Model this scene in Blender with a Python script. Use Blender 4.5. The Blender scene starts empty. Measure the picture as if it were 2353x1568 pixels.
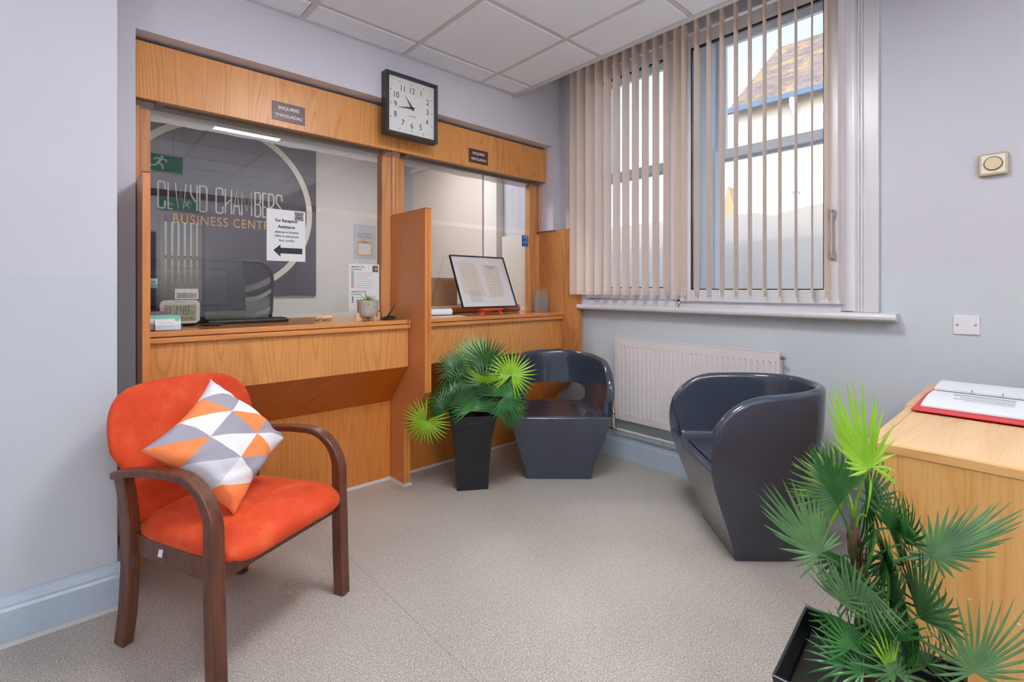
import bpy, bmesh, math, random
from mathutils import Vector, Matrix, noise
random.seed(7)
PI = math.pi
SC = bpy.context.scene
COL = SC.collection

# ------------------------------------------------------------------ camera
CAMH = 1.213
YAW = math.radians(47.93)          # angle of the view direction from world +X
FPX = 1120.0
HZ = 664.0
cd = bpy.data.cameras.new('camera')
cd.sensor_fit = 'HORIZONTAL'; cd.sensor_width = 36.0
cd.lens = FPX / 2353 * 36.0
cd.shift_x = 0.0
cd.shift_y = -(784.0 - HZ) / 2353
cd.clip_start = 0.02
cam = bpy.data.objects.new('camera', cd); COL.objects.link(cam)
cam.location = (0, 0, CAMH)
cam.rotation_euler = (PI / 2, 0, YAW - PI / 2)
SC.camera = cam

# ------------------------------------------------------------------ sky, sun, exposure
W = bpy.data.worlds.new('sky'); SC.world = W; W.use_nodes = True
wn = W.node_tree; wn.nodes.clear()
wo = wn.nodes.new('ShaderNodeOutputWorld'); wb = wn.nodes.new('ShaderNodeBackground')
ws = wn.nodes.new('ShaderNodeTexSky'); ws.sky_type = 'NISHITA'; ws.sun_disc = False
ws.sun_elevation = math.radians(42); ws.sun_rotation = math.radians(250); ws.air_density = 1.0; ws.dust_density = 2.2
wb.inputs['Strength'].default_value = 0.47
wn.links.new(ws.outputs[0], wb.inputs['Color']); wn.links.new(wb.outputs[0], wo.inputs['Surface'])
sd = bpy.data.lights.new('sun', 'SUN'); sd.energy = 0.6; sd.angle = math.radians(0.6); sd.color = (1, .95, .87)
sun = bpy.data.objects.new('sun', sd); COL.objects.link(sun)
sun.rotation_euler = Vector((0.62, -0.22, -0.75)).to_track_quat('-Z', 'Y').to_euler()
# window portals (help Cycles sample the daylight that enters)
def portal(name, loc, rot, sx, sy):
    l = bpy.data.lights.new(name, 'AREA'); l.shape = 'RECTANGLE'; l.size = sx; l.size_y = sy
    l.cycles.is_portal = True
    o = bpy.data.objects.new(name, l); COL.objects.link(o); o.location = loc; o.rotation_euler = rot
portal('window_portal', (3.34, 1.56, 2.0), (0, PI / 2, 0), 1.9, 1.9)
SC.view_settings.view_transform = 'Standard'; SC.view_settings.look = 'None'
SC.view_settings.gamma = 1.0; SC.view_settings.exposure = 0.72
SC.view_settings.use_curve_mapping = False
try:
    SC.cycles.use_denoising = True
    SC.cycles.max_bounces = 10; SC.cycles.transparent_max_bounces = 24
    SC.cycles.diffuse_bounces = 5; SC.cycles.glossy_bounces = 5; SC.cycles.transmission_bounces = 6
    SC.cycles.sample_clamp_indirect = 8.0
    SC.cycles.caustics_reflective = False; SC.cycles.caustics_refractive = False
except Exception: pass

# ------------------------------------------------------------------ materials
def s2l(c):
    out = []
    for v in c[:3]:
        v = v / 255.0
        out.append(v / 12.92 if v <= 0.04045 else ((v + 0.055) / 1.055) ** 2.4)
    return (out[0], out[1], out[2], 1.0)

class NT:
    def __init__(s, name):
        s.m = bpy.data.materials.new(name); s.m.use_nodes = True
        s.t = s.m.node_tree; s.t.nodes.clear()
        s.out = s.n('ShaderNodeOutputMaterial')
    def n(s, typ, **kw):
        x = s.t.nodes.new(typ)
        for k, v in kw.items(): setattr(x, k, v)
        return x
    def l(s, a, b): s.t.links.new(a, b)
    def val(s, sock, v): sock.default_value = v
    def math(s, op, a, b=None, c=None):
        x = s.n('ShaderNodeMath', operation=op)
        for i, q in enumerate((a, b, c)):
            if q is None: continue
            if isinstance(q, (int, float)): x.inputs[i].default_value = q
            else: s.l(q, x.inputs[i])
        return x.outputs[0]
    def ramp(s, fac, stops):
        r = s.n('ShaderNodeValToRGB'); s.l(fac, r.inputs[0])
        e = r.color_ramp.elements
        while len(e) < len(stops): e.new(0.5)
        for i, (p, c) in enumerate(stops):
            e[i].position = p; e[i].color = c if len(c) == 4 else s2l(c)
        return r.outputs[0]
    def noise(s, vec, scale, detail=2, rough=0.5, dist=0):
        x = s.n('ShaderNodeTexNoise'); x.inputs['Scale'].default_value = scale
        x.inputs['Detail'].default_value = detail; x.inputs['Roughness'].default_value = rough
        x.inputs['Distortion'].default_value = dist
        if vec is not None: s.l(vec, x.inputs['Vector'])
        return x.outputs[0]
    def coord(s, scale=(1, 1, 1), rot=(0, 0, 0), kind='Object'):
        c = s.n('ShaderNodeTexCoord'); m = s.n('ShaderNodeMapping')
        m.inputs['Scale'].default_value = scale; m.inputs['Rotation'].default_value = rot
        s.l(c.outputs[kind], m.inputs[0]); return m.outputs[0]
    def mix(s, fac, a, b, mode='MIX'):
        x = s.n('ShaderNodeMix', data_type='RGBA', blend_type=mode)
        for sock, q in ((x.inputs[0], fac), (x.inputs[6], a), (x.inputs[7], b)):
            if isinstance(q, (int, float)): sock.default_value = q
            elif isinstance(q, tuple): sock.default_value = q if len(q) == 4 else s2l(q)
            else: s.l(q, sock)
        return x.outputs[2]
    def bump(s, h, strength=.2, dist=.002):
        b = s.n('ShaderNodeBump'); b.inputs['Strength'].default_value = strength; b.inputs['Distance'].default_value = dist
        s.l(h, b.inputs['Height']); return b.outputs[0]
    def bsdf(s, color, rough=.5, metal=0, normal=None, **kw):
        p = s.n('ShaderNodeBsdfPrincipled')
        if isinstance(color, tuple): p.inputs['Base Color'].default_value = color if len(color) == 4 else s2l(color)
        else: s.l(color, p.inputs['Base Color'])
        if isinstance(rough, (int, float)): p.inputs['Roughness'].default_value = rough
        else: s.l(rough, p.inputs['Roughness'])
        p.inputs['Metallic'].default_value = metal
        if normal is not None: s.l(normal, p.inputs['Normal'])
        for k, v in kw.items():
            k2 = k.replace('_', ' ')
            p.inputs[k2].default_value = v
        s.l(p.outputs[0], s.out.inputs[0]); return p

def plain(name, c, rough=.5, metal=0, noise_amt=0.0, **kw):
    t = NT(name)
    col = s2l(c)
    if noise_amt:
        v = t.noise(t.coord(), 35, 3)
        a = tuple(min(1, x * (1 - noise_amt)) for x in col[:3]) + (1,)
        b = tuple(min(1, x * (1 + noise_amt)) for x in col[:3]) + (1,)
        col = t.ramp(v, [(.3, a), (.7, b)])
    t.bsdf(col, rough, metal, **kw)
    return t.m

def paint(name, lo, hi=None, split=1.27, rough=.75):
    t = NT(name)
    c = t.coord()
    hiC = hi or lo
    col = s2l(lo)
    if hi:
        sep = t.n('ShaderNodeSeparateXYZ'); g = t.n('ShaderNodeNewGeometry'); t.l(g.outputs['Position'], sep.inputs[0])
        f = t.math('GREATER_THAN', sep.outputs[2], split)
        col = t.mix(f, s2l(lo), s2l(hi))
    v = t.noise(c, 2.2, 4)
    f2 = t.ramp(v, [(.3, (.97, .97, .97, 1)), (.7, (1, 1, 1, 1))])
    col = t.mix(1.0, col, f2, 'MULTIPLY')
    h = t.noise(c, 120, 3)
    t.bsdf(col, rough, normal=t.bump(h, .08, .001)); return t.m

def oak(name, axis='z', dark=(190, 118, 54), light=(238, 174, 106), rough=.34, freq=13.0, leaf=.29, seed=0.0, stretch=.50, contrast=.8, scale=5.5):
    """oak veneer: nested cathedral figure elongated along the grain, pores, leaf joints"""
    t = NT(name)
    tc = t.n('ShaderNodeTexCoord'); sep = t.n('ShaderNodeSeparateXYZ'); t.l(tc.outputs['Object'], sep.inputs[0])
    ax = {'x': 0, 'y': 1, 'z': 2}[axis]
    cross = [i for i in (0, 1, 2) if i != ax]
    g = sep.outputs[ax]; u = t.math('ADD', sep.outputs[cross[0]], t.math('MULTIPLY', sep.outputs[cross[1]], .9))
    leafid = t.math('FLOOR', t.math('DIVIDE', t.math('ADD', u, seed + 10), leaf))
    lr = t.n('ShaderNodeTexWhiteNoise', noise_dimensions='1D'); t.l(leafid, lr.inputs['W'])
    off = t.math('MULTIPLY', lr.outputs[0], 3.0)
    comb = t.n('ShaderNodeCombineXYZ')
    t.l(t.math('MULTIPLY', u, scale), comb.inputs[0]); t.l(t.math('ADD', t.math('MULTIPLY', g, stretch), off), comb.inputs[2])
    comb.inputs[1].default_value = seed * 3.1
    n1 = t.noise(comb.outputs[0], 1.0, 1.5, .45, .15)
    fine = t.coord(tuple(7.0 if i == ax else 260.0 for i in range(3)))
    n2 = t.noise(fine, 1.0, 3, .6)
    rings = t.math('ADD', t.math('MULTIPLY', n1, freq * 2.4), t.math('MULTIPLY', n2, .35))
    pp = t.math('PINGPONG', rings, .5)
    pp = t.math('MULTIPLY', pp, 2.0)
    mid = tuple((a + b) / 2 for a, b in zip(dark, light))
    hue = lambda f: tuple(m + ((d - m) * f if f > 0 else (m - l) * f) * contrast for m, d, l in zip(mid, dark, light))
    c1 = t.ramp(pp, [(0.0, hue(.50)), (.14, hue(0)), (.45, hue(-.40)), (1.0, hue(-.62))])
    pores = t.ramp(n2, [(.36, (.80, .76, .72, 1)), (.5, (1, 1, 1, 1))])
    c2 = t.mix(.55, c1, pores, 'MULTIPLY')
    tone = t.n('ShaderNodeMapRange'); t.l(lr.outputs[0], tone.inputs[0]); tone.inputs[3].default_value = .93; tone.inputs[4].default_value = 1.04
    tonec = t.n('ShaderNodeCombineColor')
    for i in range(3): t.l(tone.outputs[0], tonec.inputs[i])
    c3 = t.mix(1.0, c2, tonec.outputs[0], 'MULTIPLY')
    t.bsdf(c3, rough, normal=t.bump(n2, .12, .0006)); return t.m

M = {}
M['wall'] = paint('wall_paint', (203, 209, 215), (210, 209, 218), 1.262)
M['wall_w'] = paint('wall_paint_window_shade', (196, 202, 206), (198, 198, 205), 1.298)  # same paint as the other walls, colour darkened for the dimmer light here
M['skirt'] = plain('skirting_gloss_paint', (184, 200, 214), .3, noise_amt=.03)
M['trimwhite'] = plain('white_gloss_paint', (206, 205, 207), .3, noise_amt=.02)
M['upvc'] = plain('white_window_frame', (218, 218, 222), .28)
M['tile'] = None
M['grid'] = plain('ceiling_grid_metal', (204, 202, 202), .5)
M['oak'] = oak('oak_veneer', 'z')
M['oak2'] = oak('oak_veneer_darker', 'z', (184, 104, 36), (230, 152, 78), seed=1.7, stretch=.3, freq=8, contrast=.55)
M['oakpanel'] = oak('oak_divider_veneer', 'z', (182, 108, 52), (222, 150, 92), seed=2.3, leaf=3.0, stretch=.12, freq=9, contrast=.5)
M['oakwing'] = oak('oak_wing_veneer', 'z', (166, 102, 50), (212, 150, 92), seed=4.3, leaf=3.0, stretch=.40, freq=15, contrast=.9)
M['oaktop'] = oak('oak_worktop', 'x', (150, 92, 40), (196, 128, 62), .16, seed=.7, leaf=2.0)
M['oakedge'] = oak('oak_edge_lipping', 'x', (190, 118, 58), (226, 156, 92), .35, seed=.9, leaf=5.0, freq=5)
M['oakv'] = oak('oak_vertical_lipping', 'z', (184, 108, 48), (222, 146, 78), .32, seed=1.1, leaf=5.0, freq=4, contrast=.6)
M['oakpost'] = oak('oak_post', 'z', (176, 112, 60), (220, 162, 108), .4, seed=3.1, leaf=5.0, freq=6, contrast=.8)
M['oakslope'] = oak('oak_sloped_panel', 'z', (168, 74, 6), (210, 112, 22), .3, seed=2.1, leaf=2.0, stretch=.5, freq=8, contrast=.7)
M['desk'] = oak('desk_veneer', 'z', (204, 146, 76), (230, 180, 112), .38, seed=5.1, leaf=.6, stretch=.3, freq=5, contrast=.8)
M['deskedge'] = oak('desk_edge_veneer', 'y', (198, 146, 84), (226, 180, 116), .4, seed=5.9, leaf=3, stretch=.4, freq=6, contrast=.8)
M['desktop'] = oak('desk_top_veneer', 'x', (212, 168, 116), (234, 198, 150), .4, seed=5.6, leaf=.5, stretch=.3, freq=6, contrast=.8)
M['black'] = plain('black_plastic', (24, 24, 28), .35)
M['blackmat'] = plain('black_matt', (40, 40, 42), .6)
M['sign'] = plain('brown_sign_laminate', (84, 58, 56), .35)
M['lettering'] = plain('white_lettering', (232, 226, 224), .5)
M['ink'] = plain('black_ink', (44, 44, 48), .6)
M['inkgrey'] = plain('grey_ink', (120, 120, 124), .6)
M['paper'] = plain('white_paper', (226, 230, 232), .6)
M['cream'] = plain('cream_wall', (222, 217, 208), .75)
M['board'] = plain('dark_plum_board', (72, 60, 70), .5)
M['boardwhite'] = plain('ivory_lettering', (222, 215, 200), .5)
M['boardyellow'] = plain('amber_lettering', (232, 178, 88), .5)
M['steel'] = plain('brushed_steel', (190, 190, 190), .3, 1.0)
M['chrome'] = plain('chrome', (220, 220, 222), .12, 1.0)
M['brass'] = plain('brass', (190, 160, 110), .3, 1.0)
M['radiator'] = plain('radiator_enamel', (219, 212, 210), .38)
M['pipe'] = plain('painted_pipe', (206, 206, 210), .4)
M['dgreen'] = None

def tile_mat():
    t = NT('ceiling_tile')
    c = t.coord()
    n = t.noise(c, 420, 2); v = t.ramp(n, [(.35, (226, 231, 240)), (.65, (236, 241, 250))])
    t.bsdf(v, .9, normal=t.bump(n, .25, .001)); return t.m
M['tile'] = tile_mat()

def floor_mat():
    t = NT('speckled_vinyl_floor')
    c = t.coord()
    base = t.ramp(t.noise(c, 1.3, 4), [(.3, (176, 170, 160)), (.7, (190, 184, 175))])
    n = t.noise(c, 240, 2.5, .6)
    dark = t.ramp(n, [(.39, (1, 1, 1, 1)), (.45, (0, 0, 0, 1))])
    n2 = t.noise(c, 200, 2, .6)
    lite = t.ramp(n2, [(.56, (0, 0, 0, 1)), (.63, (1, 1, 1, 1))])
    n3 = t.noise(c, 150, 2)
    a = t.mix(t.math('MULTIPLY', dark, .85), base, (112, 104, 94))
    a = t.mix(t.math('MULTIPLY', lite, .8), a, (232, 226, 216))
    a = t.mix(.35, a, t.ramp(n3, [(.35, (.84, .84, .84, 1)), (.65, (1, 1, 1, 1))]), 'MULTIPLY')
    sep = t.n('ShaderNodeSeparateXYZ'); g = t.n('ShaderNodeNewGeometry'); t.l(g.outputs['Position'], sep.inputs[0])
    d = t.math('ABSOLUTE', t.math('SUBTRACT', sep.outputs[0], .93))
    seam = t.math('LESS_THAN', d, .0013)
    a = t.mix(t.math('MULTIPLY', seam, .5), a, (110, 100, 90))
    t.bsdf(a, .42, normal=t.bump(n, .12, .0006), Specular_IOR_Level=.35); return t.m
M['floor'] = floor_mat()

def velvet():
    t = NT('orange_velvet')
    n = t.noise(t.coord((1, 1, 1)), 7, 3, .6)
    f = t.noise(t.coord((300, 40, 40)), 1, 3)
    a = t.ramp(n, [(.32, (206, 58, 14)), (.55, (224, 76, 28)), (.75, (238, 104, 52))])
    a = t.mix(.35, a, t.ramp(f, [(.35, (.72, .62, .6, 1)), (.6, (1, 1, 1, 1))]), 'MULTIPLY')
    p = t.bsdf(a, .8, normal=t.bump(f, .25, .001)); p.inputs['Sheen Weight'].default_value = .35
    p.inputs['Sheen Roughness'].default_value = .4; p.inputs['Sheen Tint'].default_value = s2l((255, 160, 110)); return t.m
M['velvet'] = velvet()

def darkwood():
    t = NT('dark_stained_beech')
    n = t.noise(t.coord((60, 60, 6)), 1, 4, .6)
    n2 = t.noise(t.coord(), 3, 3)
    a = t.ramp(n, [(.3, (84, 48, 36)), (.7, (118, 70, 50))])
    a = t.mix(.4, a, t.ramp(n2, [(.3, (.75, .75, .78, 1)), (.7, (1.1, 1.05, 1, 1))]), 'MULTIPLY')
    t.bsdf(a, .36, normal=t.bump(n, .08, .0005)); return t.m
M['darkwood'] = darkwood()

def gloss_grey():
    t = NT('charcoal_gloss_shell')
    n = t.noise(t.coord(), 2.5, 4)
    a = t.ramp(n, [(.3, (58, 64, 78)), (.7, (66, 72, 86))])
    r = t.ramp(t.noise(t.coord(), 8, 4), [(.35, (.12, .12, .12, 1)), (.7, (.22, .22, .22, 1))])
    p = t.bsdf(a, r); p.inputs['Coat Weight'].default_value = .5; p.inputs['Coat Roughness'].default_value = .05; return t.m
M['tub'] = gloss_grey()

def planter_mat():
    t = NT('black_planter')
    a = t.ramp(t.noise(t.coord(), 6, 4), [(.3, (18, 20, 26)), (.7, (30, 32, 38))])
    t.bsdf(a, .28); return t.m
M['planter'] = planter_mat()

def leaf_mat(name, c1, c2, rough=.45):
    t = NT(name)
    a = t.ramp(t.noise(t.coord(), 22, 3), [(.3, c1), (.7, c2)])
    p = t.bsdf(a, .36)
    tr = t.n('ShaderNodeBsdfTranslucent'); t.l(a, tr.inputs[0])
    mx = t.n('ShaderNodeMixShader'); mx.inputs[0].default_value = .18
    t.l(p.outputs[0], mx.inputs[1]); t.l(tr.outputs[0], mx.inputs[2]); t.l(mx.outputs[0], t.out.inputs[0]); return t.m
M['leaf_dark'] = leaf_mat('dark_green_leaf', (28, 76, 32), (48, 108, 48))
M['leaf_grey'] = leaf_mat('grey_green_leaf', (68, 110, 66), (102, 146, 90))
M['leaf_mid'] = leaf_mat('mid_green_leaf', (40, 104, 44), (70, 134, 62))
M['leaf_lime'] = leaf_mat('lime_green_leaf', (128, 184, 34), (160, 208, 56))
M['leaf_pale'] = leaf_mat('pale_green_leaf', (132, 178, 112), (164, 200, 130))
M['bark'] = plain('fibrous_brown_bark', (112, 74, 54), .9, noise_amt=.35)
M['soil'] = plain('dark_soil', (32, 28, 25), .95, noise_amt=.3)

def glass_mat(name, f0=.045, tint=(1, 1, 1, 1), rough=0.0):
    """thin pane: each face mirrors by Schlick's law, the rest passes straight through"""
    t = NT(name)
    g = t.n('ShaderNodeNewGeometry'); d = t.n('ShaderNodeVectorMath', operation='DOT_PRODUCT')
    t.l(g.outputs['Incoming'], d.inputs[0]); t.l(g.outputs['Normal'], d.inputs[1])
    c = t.math('ABSOLUTE', d.outputs['Value']); p = t.math('POWER', t.math('SUBTRACT', 1.0, c), 5.0)
    fac = t.math('ADD', t.math('MULTIPLY', p, 1 - f0), f0)
    tr = t.n('ShaderNodeBsdfTransparent'); tr.inputs[0].default_value = tint
    gl = t.n('ShaderNodeBsdfGlossy'); gl.inputs['Roughness'].default_value = rough
    mx = t.n('ShaderNodeMixShader'); t.l(fac, mx.inputs[0]); t.l(tr.outputs[0], mx.inputs[1]); t.l(gl.outputs[0], mx.inputs[2])
    t.l(mx.outputs[0], t.out.inputs[0]); return t.m
M['glass'] = glass_mat('screen_glass', .075, (.98, .985, .985, 1))
M['winglass'] = glass_mat('window_glass', .04, (.98, .99, 1, 1))
M['acrylic'] = glass_mat('clear_acrylic', .045, (.95, .965, .97, 1))
M['pictureglass'] = None

def fabric_vane():
    t = NT('cream_blind_fabric')
    w = t.noise(t.coord((20, 20, 600)), 1, 2)
    a = t.ramp(w, [(.3, (250, 244, 240)), (.7, (254, 250, 247))])
    d = t.n('ShaderNodeBsdfDiffuse'); t.l(a, d.inputs[0])
    tr = t.n('ShaderNodeBsdfTranslucent'); tr.inputs[0].default_value = s2l((252, 240, 228))
    mx = t.n('ShaderNodeMixShader'); mx.inputs[0].default_value = .58
    t.l(d.outputs[0], mx.inputs[1]); t.l(tr.outputs[0], mx.inputs[2]); t.l(mx.outputs[0], t.out.inputs[0]); return t.m
M['vane'] = fabric_vane()

def film_mat():
    t = NT('translucent_plastic_film')
    n = t.noise(t.coord(), 14, 4, .6, .5)
    d = t.n('ShaderNodeBsdfPrincipled'); d.inputs['Base Color'].default_value = s2l((214, 208, 204)); d.inputs['Roughness'].default_value = .4
    t.l(t.bump(n, .6, .01), d.inputs['Normal'])
    tr = t.n('ShaderNodeBsdfTransparent')
    mx = t.n('ShaderNodeMixShader'); mx.inputs[0].default_value = .72
    t.l(tr.outputs[0], mx.inputs[1]); t.l(d.outputs[0], mx.inputs[2]); t.l(mx.outputs[0], t.out.inputs[0]); return t.m
M['film'] = film_mat()

def emit(name, c, s):
    t = NT(name); e = t.n('ShaderNodeEmission'); e.inputs[0].default_value = s2l(c); e.inputs[1].default_value = s
    t.l(e.outputs[0], t.out.inputs[0]); return t.m
M['led'] = emit('led_diffuser', (250, 250, 254), 25.0)
M['added_uplight'] = emit('added_uplighter_disc', (250, 250, 254), 185.0)
M['globe'] = emit('added_opal_globe', (250, 250, 254), 8.0)

# ------------------------------------------------------------------ mesh helpers
def new(): return bmesh.new()

def link(o): COL.objects.link(o); return o

def obj(name, bm, mat, parent=None, smooth=False, bevel=0, seg=2, label=None, auto=None, sub=0):
    me = bpy.data.meshes.new(name)
    bmesh.ops.recalc_face_normals(bm, faces=bm.faces)
    bm.to_mesh(me); bm.free()
    o = bpy.data.objects.new(name, me); link(o)
    for m in (mat if isinstance(mat, (list, tuple)) else [mat]): me.materials.append(m)
    if smooth:
        for p in me.polygons: p.use_smooth = True
    if bevel:
        b = o.modifiers.new('bevel', 'BEVEL'); b.width = bevel; b.segments = seg; b.limit_method = 'ANGLE'; b.angle_limit = .6
        b.harden_normals = False
    if sub:
        s = o.modifiers.new('sub', 'SUBSURF'); s.levels = sub; s.render_levels = sub
    if auto is not None:
        try: me.set_sharp_from_angle(angle=auto)
        except Exception: pass
    if parent is not None:
        o.parent = parent
        if parent.get('_static'):
            o.matrix_parent_inverse = Matrix.Translation(-Vector(parent['_loc']))
    if label: o['label'] = label
    return o

def sub_of(child, part):
    """parent child under a part that already sits under a thing (same world coordinates)"""
    child.parent = part; child.matrix_parent_inverse = part.matrix_parent_inverse.inverted() @ Matrix.Identity(4) if False else Matrix.Identity(4)
    return child

def tag(o, label, cat, group=None):
    o['label'] = label; o['category'] = cat
    if group: o['group'] = group
    return o

def thing(name, label, cat, loc=(0, 0, 0), rz=0, group=None, static=False):
    o = bpy.data.objects.new(name, None); link(o); o.empty_display_size = .05
    o.location = loc; o.rotation_euler = (0, 0, rz)
    if static: o['_static'] = 1; o['_loc'] = list(loc)
    return tag(o, label, cat, group)

def struct(name, bm, mat, parent=None, **kw):
    o = obj(name, bm, mat, parent, **kw)
    if parent is None: o['kind'] = 'structure'
    return o

def box(bm, x0, x1, y0, y1, z0, z1, mi=0):
    vs = [bm.verts.new((x, y, z)) for x in (x0, x1) for y in (y0, y1) for z in (z0, z1)]
    for f in ((0, 1, 3, 2), (4, 6, 7, 5), (0, 4, 5, 1), (2, 3, 7, 6), (0, 2, 6, 4), (1, 5, 7, 3)):
        fc = bm.faces.new([vs[i] for i in f]); fc.material_index = mi
    return vs

def prism(bm, pts, vec, mi=0):
    """polygon pts (3D) extruded by vec"""
    a = [bm.verts.new(p) for p in pts]; v = Vector(vec)
    b = [bm.verts.new(Vector(p) + v) for p in pts]
    bm.faces.new(a).material_index = mi; bm.faces.new(b[::-1]).material_index = mi
    n = len(a)
    for i in range(n):
        bm.faces.new((a[i], b[i], b[(i + 1) % n], a[(i + 1) % n])).material_index = mi

def tube(bm, pts, r, n=8, cap=True, mi=0):
    pts = [Vector(p) for p in pts]; rings = []
    up = Vector((0, 0, 1))
    for i, p in enumerate(pts):
        d = (pts[min(i + 1, len(pts) - 1)] - pts[max(i - 1, 0)])
        if d.length < 1e-9: d = Vector((0, 0, 1))
        d.normalize()
        u = d.cross(up)
        if u.length < .05: u = d.cross(Vector((1, 0, 0)))
        u.normalize(); w = d.cross(u)
        rr = r[i] if isinstance(r, (list, tuple)) else r
        rings.append([bm.verts.new(p + (u * math.cos(2 * PI * k / n) + w * math.sin(2 * PI * k / n)) * rr) for k in range(n)])
    for a, b in zip(rings, rings[1:]):
        for k in range(n): bm.faces.new((a[k], a[(k + 1) % n], b[(k + 1) % n], b[k])).material_index = mi
    if cap:
        bm.faces.new(rings[0][::-1]).material_index = mi; bm.faces.new(rings[-1]).material_index = mi

def lathe(bm, prof, c=(0, 0, 0), n=32, mi=0, cap=True):
    rings = []
    for r, z in prof:
        rings.append([bm.verts.new((c[0] + r * math.cos(2 * PI * k / n), c[1] + r * math.sin(2 * PI * k / n), c[2] + z)) for k in range(n)])
    for a, b in zip(rings, rings[1:]):
        for k in range(n): bm.faces.new((a[k], a[(k + 1) % n], b[(k + 1) % n], b[k])).material_index = mi
    if cap:
        bm.faces.new(rings[0][::-1]).material_index = mi; bm.faces.new(rings[-1]).material_index = mi

def rrect(w, h, r, n=6):
    pts = []
    for cx, cy, a0 in ((w / 2 - r, h / 2 - r, 0), (-w / 2 + r, h / 2 - r, PI / 2), (-w / 2 + r, -h / 2 + r, PI), (w / 2 - r, -h / 2 + r, 1.5 * PI)):
        for k in range(n + 1):
            a = a0 + PI / 2 * k / n; pts.append((cx + r * math.cos(a), cy + r * math.sin(a)))
    return pts

def strip_path(bm, path, widthvec, thick, mi=0):
    """rectangular-section strip: path (list of (Vector point, Vector normal)); width along widthvec"""
    W_ = Vector(widthvec) / 2; rings = []
    for p, nrm in path:
        p = Vector(p); nn = Vector(nrm).normalized() * thick / 2
        rings.append([bm.verts.new(p - W_ - nn), bm.verts.new(p + W_ - nn), bm.verts.new(p + W_ + nn), bm.verts.new(p - W_ + nn)])
    for a, b in zip(rings, rings[1:]):
        for k in range(4): bm.faces.new((a[k], a[(k + 1) % 4], b[(k + 1) % 4], b[k])).material_index = mi
    bm.faces.new(rings[0][::-1]); bm.faces.new(rings[-1])

FACE_S = Matrix(((1, 0, 0), (0, 0, 1), (0, 1, 0)))          # local x,y,normal -> world X, Z (faces -Y)
def textmesh(body, size, mat, frame, parent, name='lettering', align='CENTER', extrude=.0004, squash=1.0, bold=0.0, spacing=1.0, line=1.0, label=None):
    """frame: (origin, xaxis, yaxis) of the text plane, in the coordinates of the geometry"""
    cu = bpy.data.curves.new('t', 'FONT'); cu.body = body; cu.size = size; cu.align_x = align; cu.align_y = 'CENTER'
    cu.extrude = extrude; cu.offset = bold; cu.space_character = spacing; cu.space_line = line; cu.resolution_u = 4
    to = bpy.data.objects.new('t', cu); link(to)
    dg = bpy.context.evaluated_depsgraph_get(); dg.update()
    me = bpy.data.meshes.new_from_object(to.evaluated_get(dg))
    bpy.data.objects.remove(to); bpy.data.curves.remove(cu)
    o0, xa, ya = Vector(frame[0]), Vector(frame[1]).normalized(), Vector(frame[2]).normalized()
    na = xa.cross(ya)
    mt = Matrix(((xa.x * squash, ya.x, na.x, o0.x), (xa.y * squash, ya.y, na.y, o0.y), (xa.z * squash, ya.z, na.z, o0.z), (0, 0, 0, 1)))
    me.transform(mt); me.name = name
    me.materials.clear(); me.materials.append(mat)
    for p in me.polygons: p.material_index = 0
    o = bpy.data.objects.new(name, me); link(o)
    if parent is not None:
        o.parent = parent
        if parent.get('_static'): o.matrix_parent_inverse = Matrix.Translation(-Vector(parent['_loc']))
    if label: o['label'] = label
    return o

def flatpoly(bm, frame, pts, th=.0006, mi=0):
    o0, xa, ya = Vector(frame[0]), Vector(frame[1]).normalized(), Vector(frame[2]).normalized(); na = xa.cross(ya)
    prism(bm, [o0 + xa * x + ya * y for x, y in pts], na * th, mi)

def stroke(bm, frame, pts, w, th=.001, closed=False):
    """polyline ribbon on a plane, mitred"""
    P = [Vector((p[0], p[1])) for p in pts]; n = len(P); L = []; R_ = []
    for i in range(n):
        if closed: a, b = P[(i - 1) % n], P[(i + 1) % n]
        else: a, b = P[max(i - 1, 0)], P[min(i + 1, n - 1)]
        d1 = (P[i] - a); d2 = (b - P[i])
        if d1.length < 1e-9: d1 = d2
        if d2.length < 1e-9: d2 = d1
        d1.normalize(); d2.normalize()
        n1 = Vector((-d1.y, d1.x)); n2 = Vector((-d2.y, d2.x)); m = n1 + n2
        if m.length < 1e-6: m = n1
        m.normalize(); k = 1 / max(.45, m.dot(n1)) if m.dot(n1) > .6 else 1.15
        L.append(P[i] + m * w / 2 * k); R_.append(P[i] - m * w / 2 * k)
    o0, xa, ya = Vector(frame[0]), Vector(frame[1]).normalized(), Vector(frame[2]).normalized(); na = xa.cross(ya)
    def v(p, h): return bm.verts.new(o0 + xa * p.x + ya * p.y + na * h)
    A = [v(p, 0) for p in L]; B = [v(p, 0) for p in R_]; C_ = [v(p, th) for p in L]; D = [v(p, th) for p in R_]
    rng = range(n) if closed else range(n - 1)
    for i in rng:
        j = (i + 1) % n
        bm.faces.new((C_[i], C_[j], D[j], D[i])); bm.faces.new((A[i], B[i], B[j], A[j]))
        bm.faces.new((A[i], A[j], C_[j], C_[i])); bm.faces.new((B[i], D[i], D[j], B[j]))
    if not closed:
        bm.faces.new((A[0], C_[0], D[0], B[0])); bm.faces.new((A[-1], B[-1], D[-1], C_[-1]))

def front(x, y, z): return ((x, y, z), (1, 0, 0), (0, 0, 1))       # plane facing the room (-Y)
def wfront(x, y, z): return ((x, y, z), (0, -1, 0), (0, 0, 1))     # plane on the window wall facing -X
F3 = Vector((math.cos(YAW), math.sin(YAW), 0)); R3 = Vector((math.sin(YAW), -math.cos(YAW), 0))
def at(px, py, d):
    """point seen at pixel (px,py) of the photograph at depth d along the view axis"""
    return Vector((0, 0, CAMH)) + d * (F3 + R3 * ((px - 1176.5) / FPX) + Vector((0, 0, 1)) * (-(py - HZ) / FPX))

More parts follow.
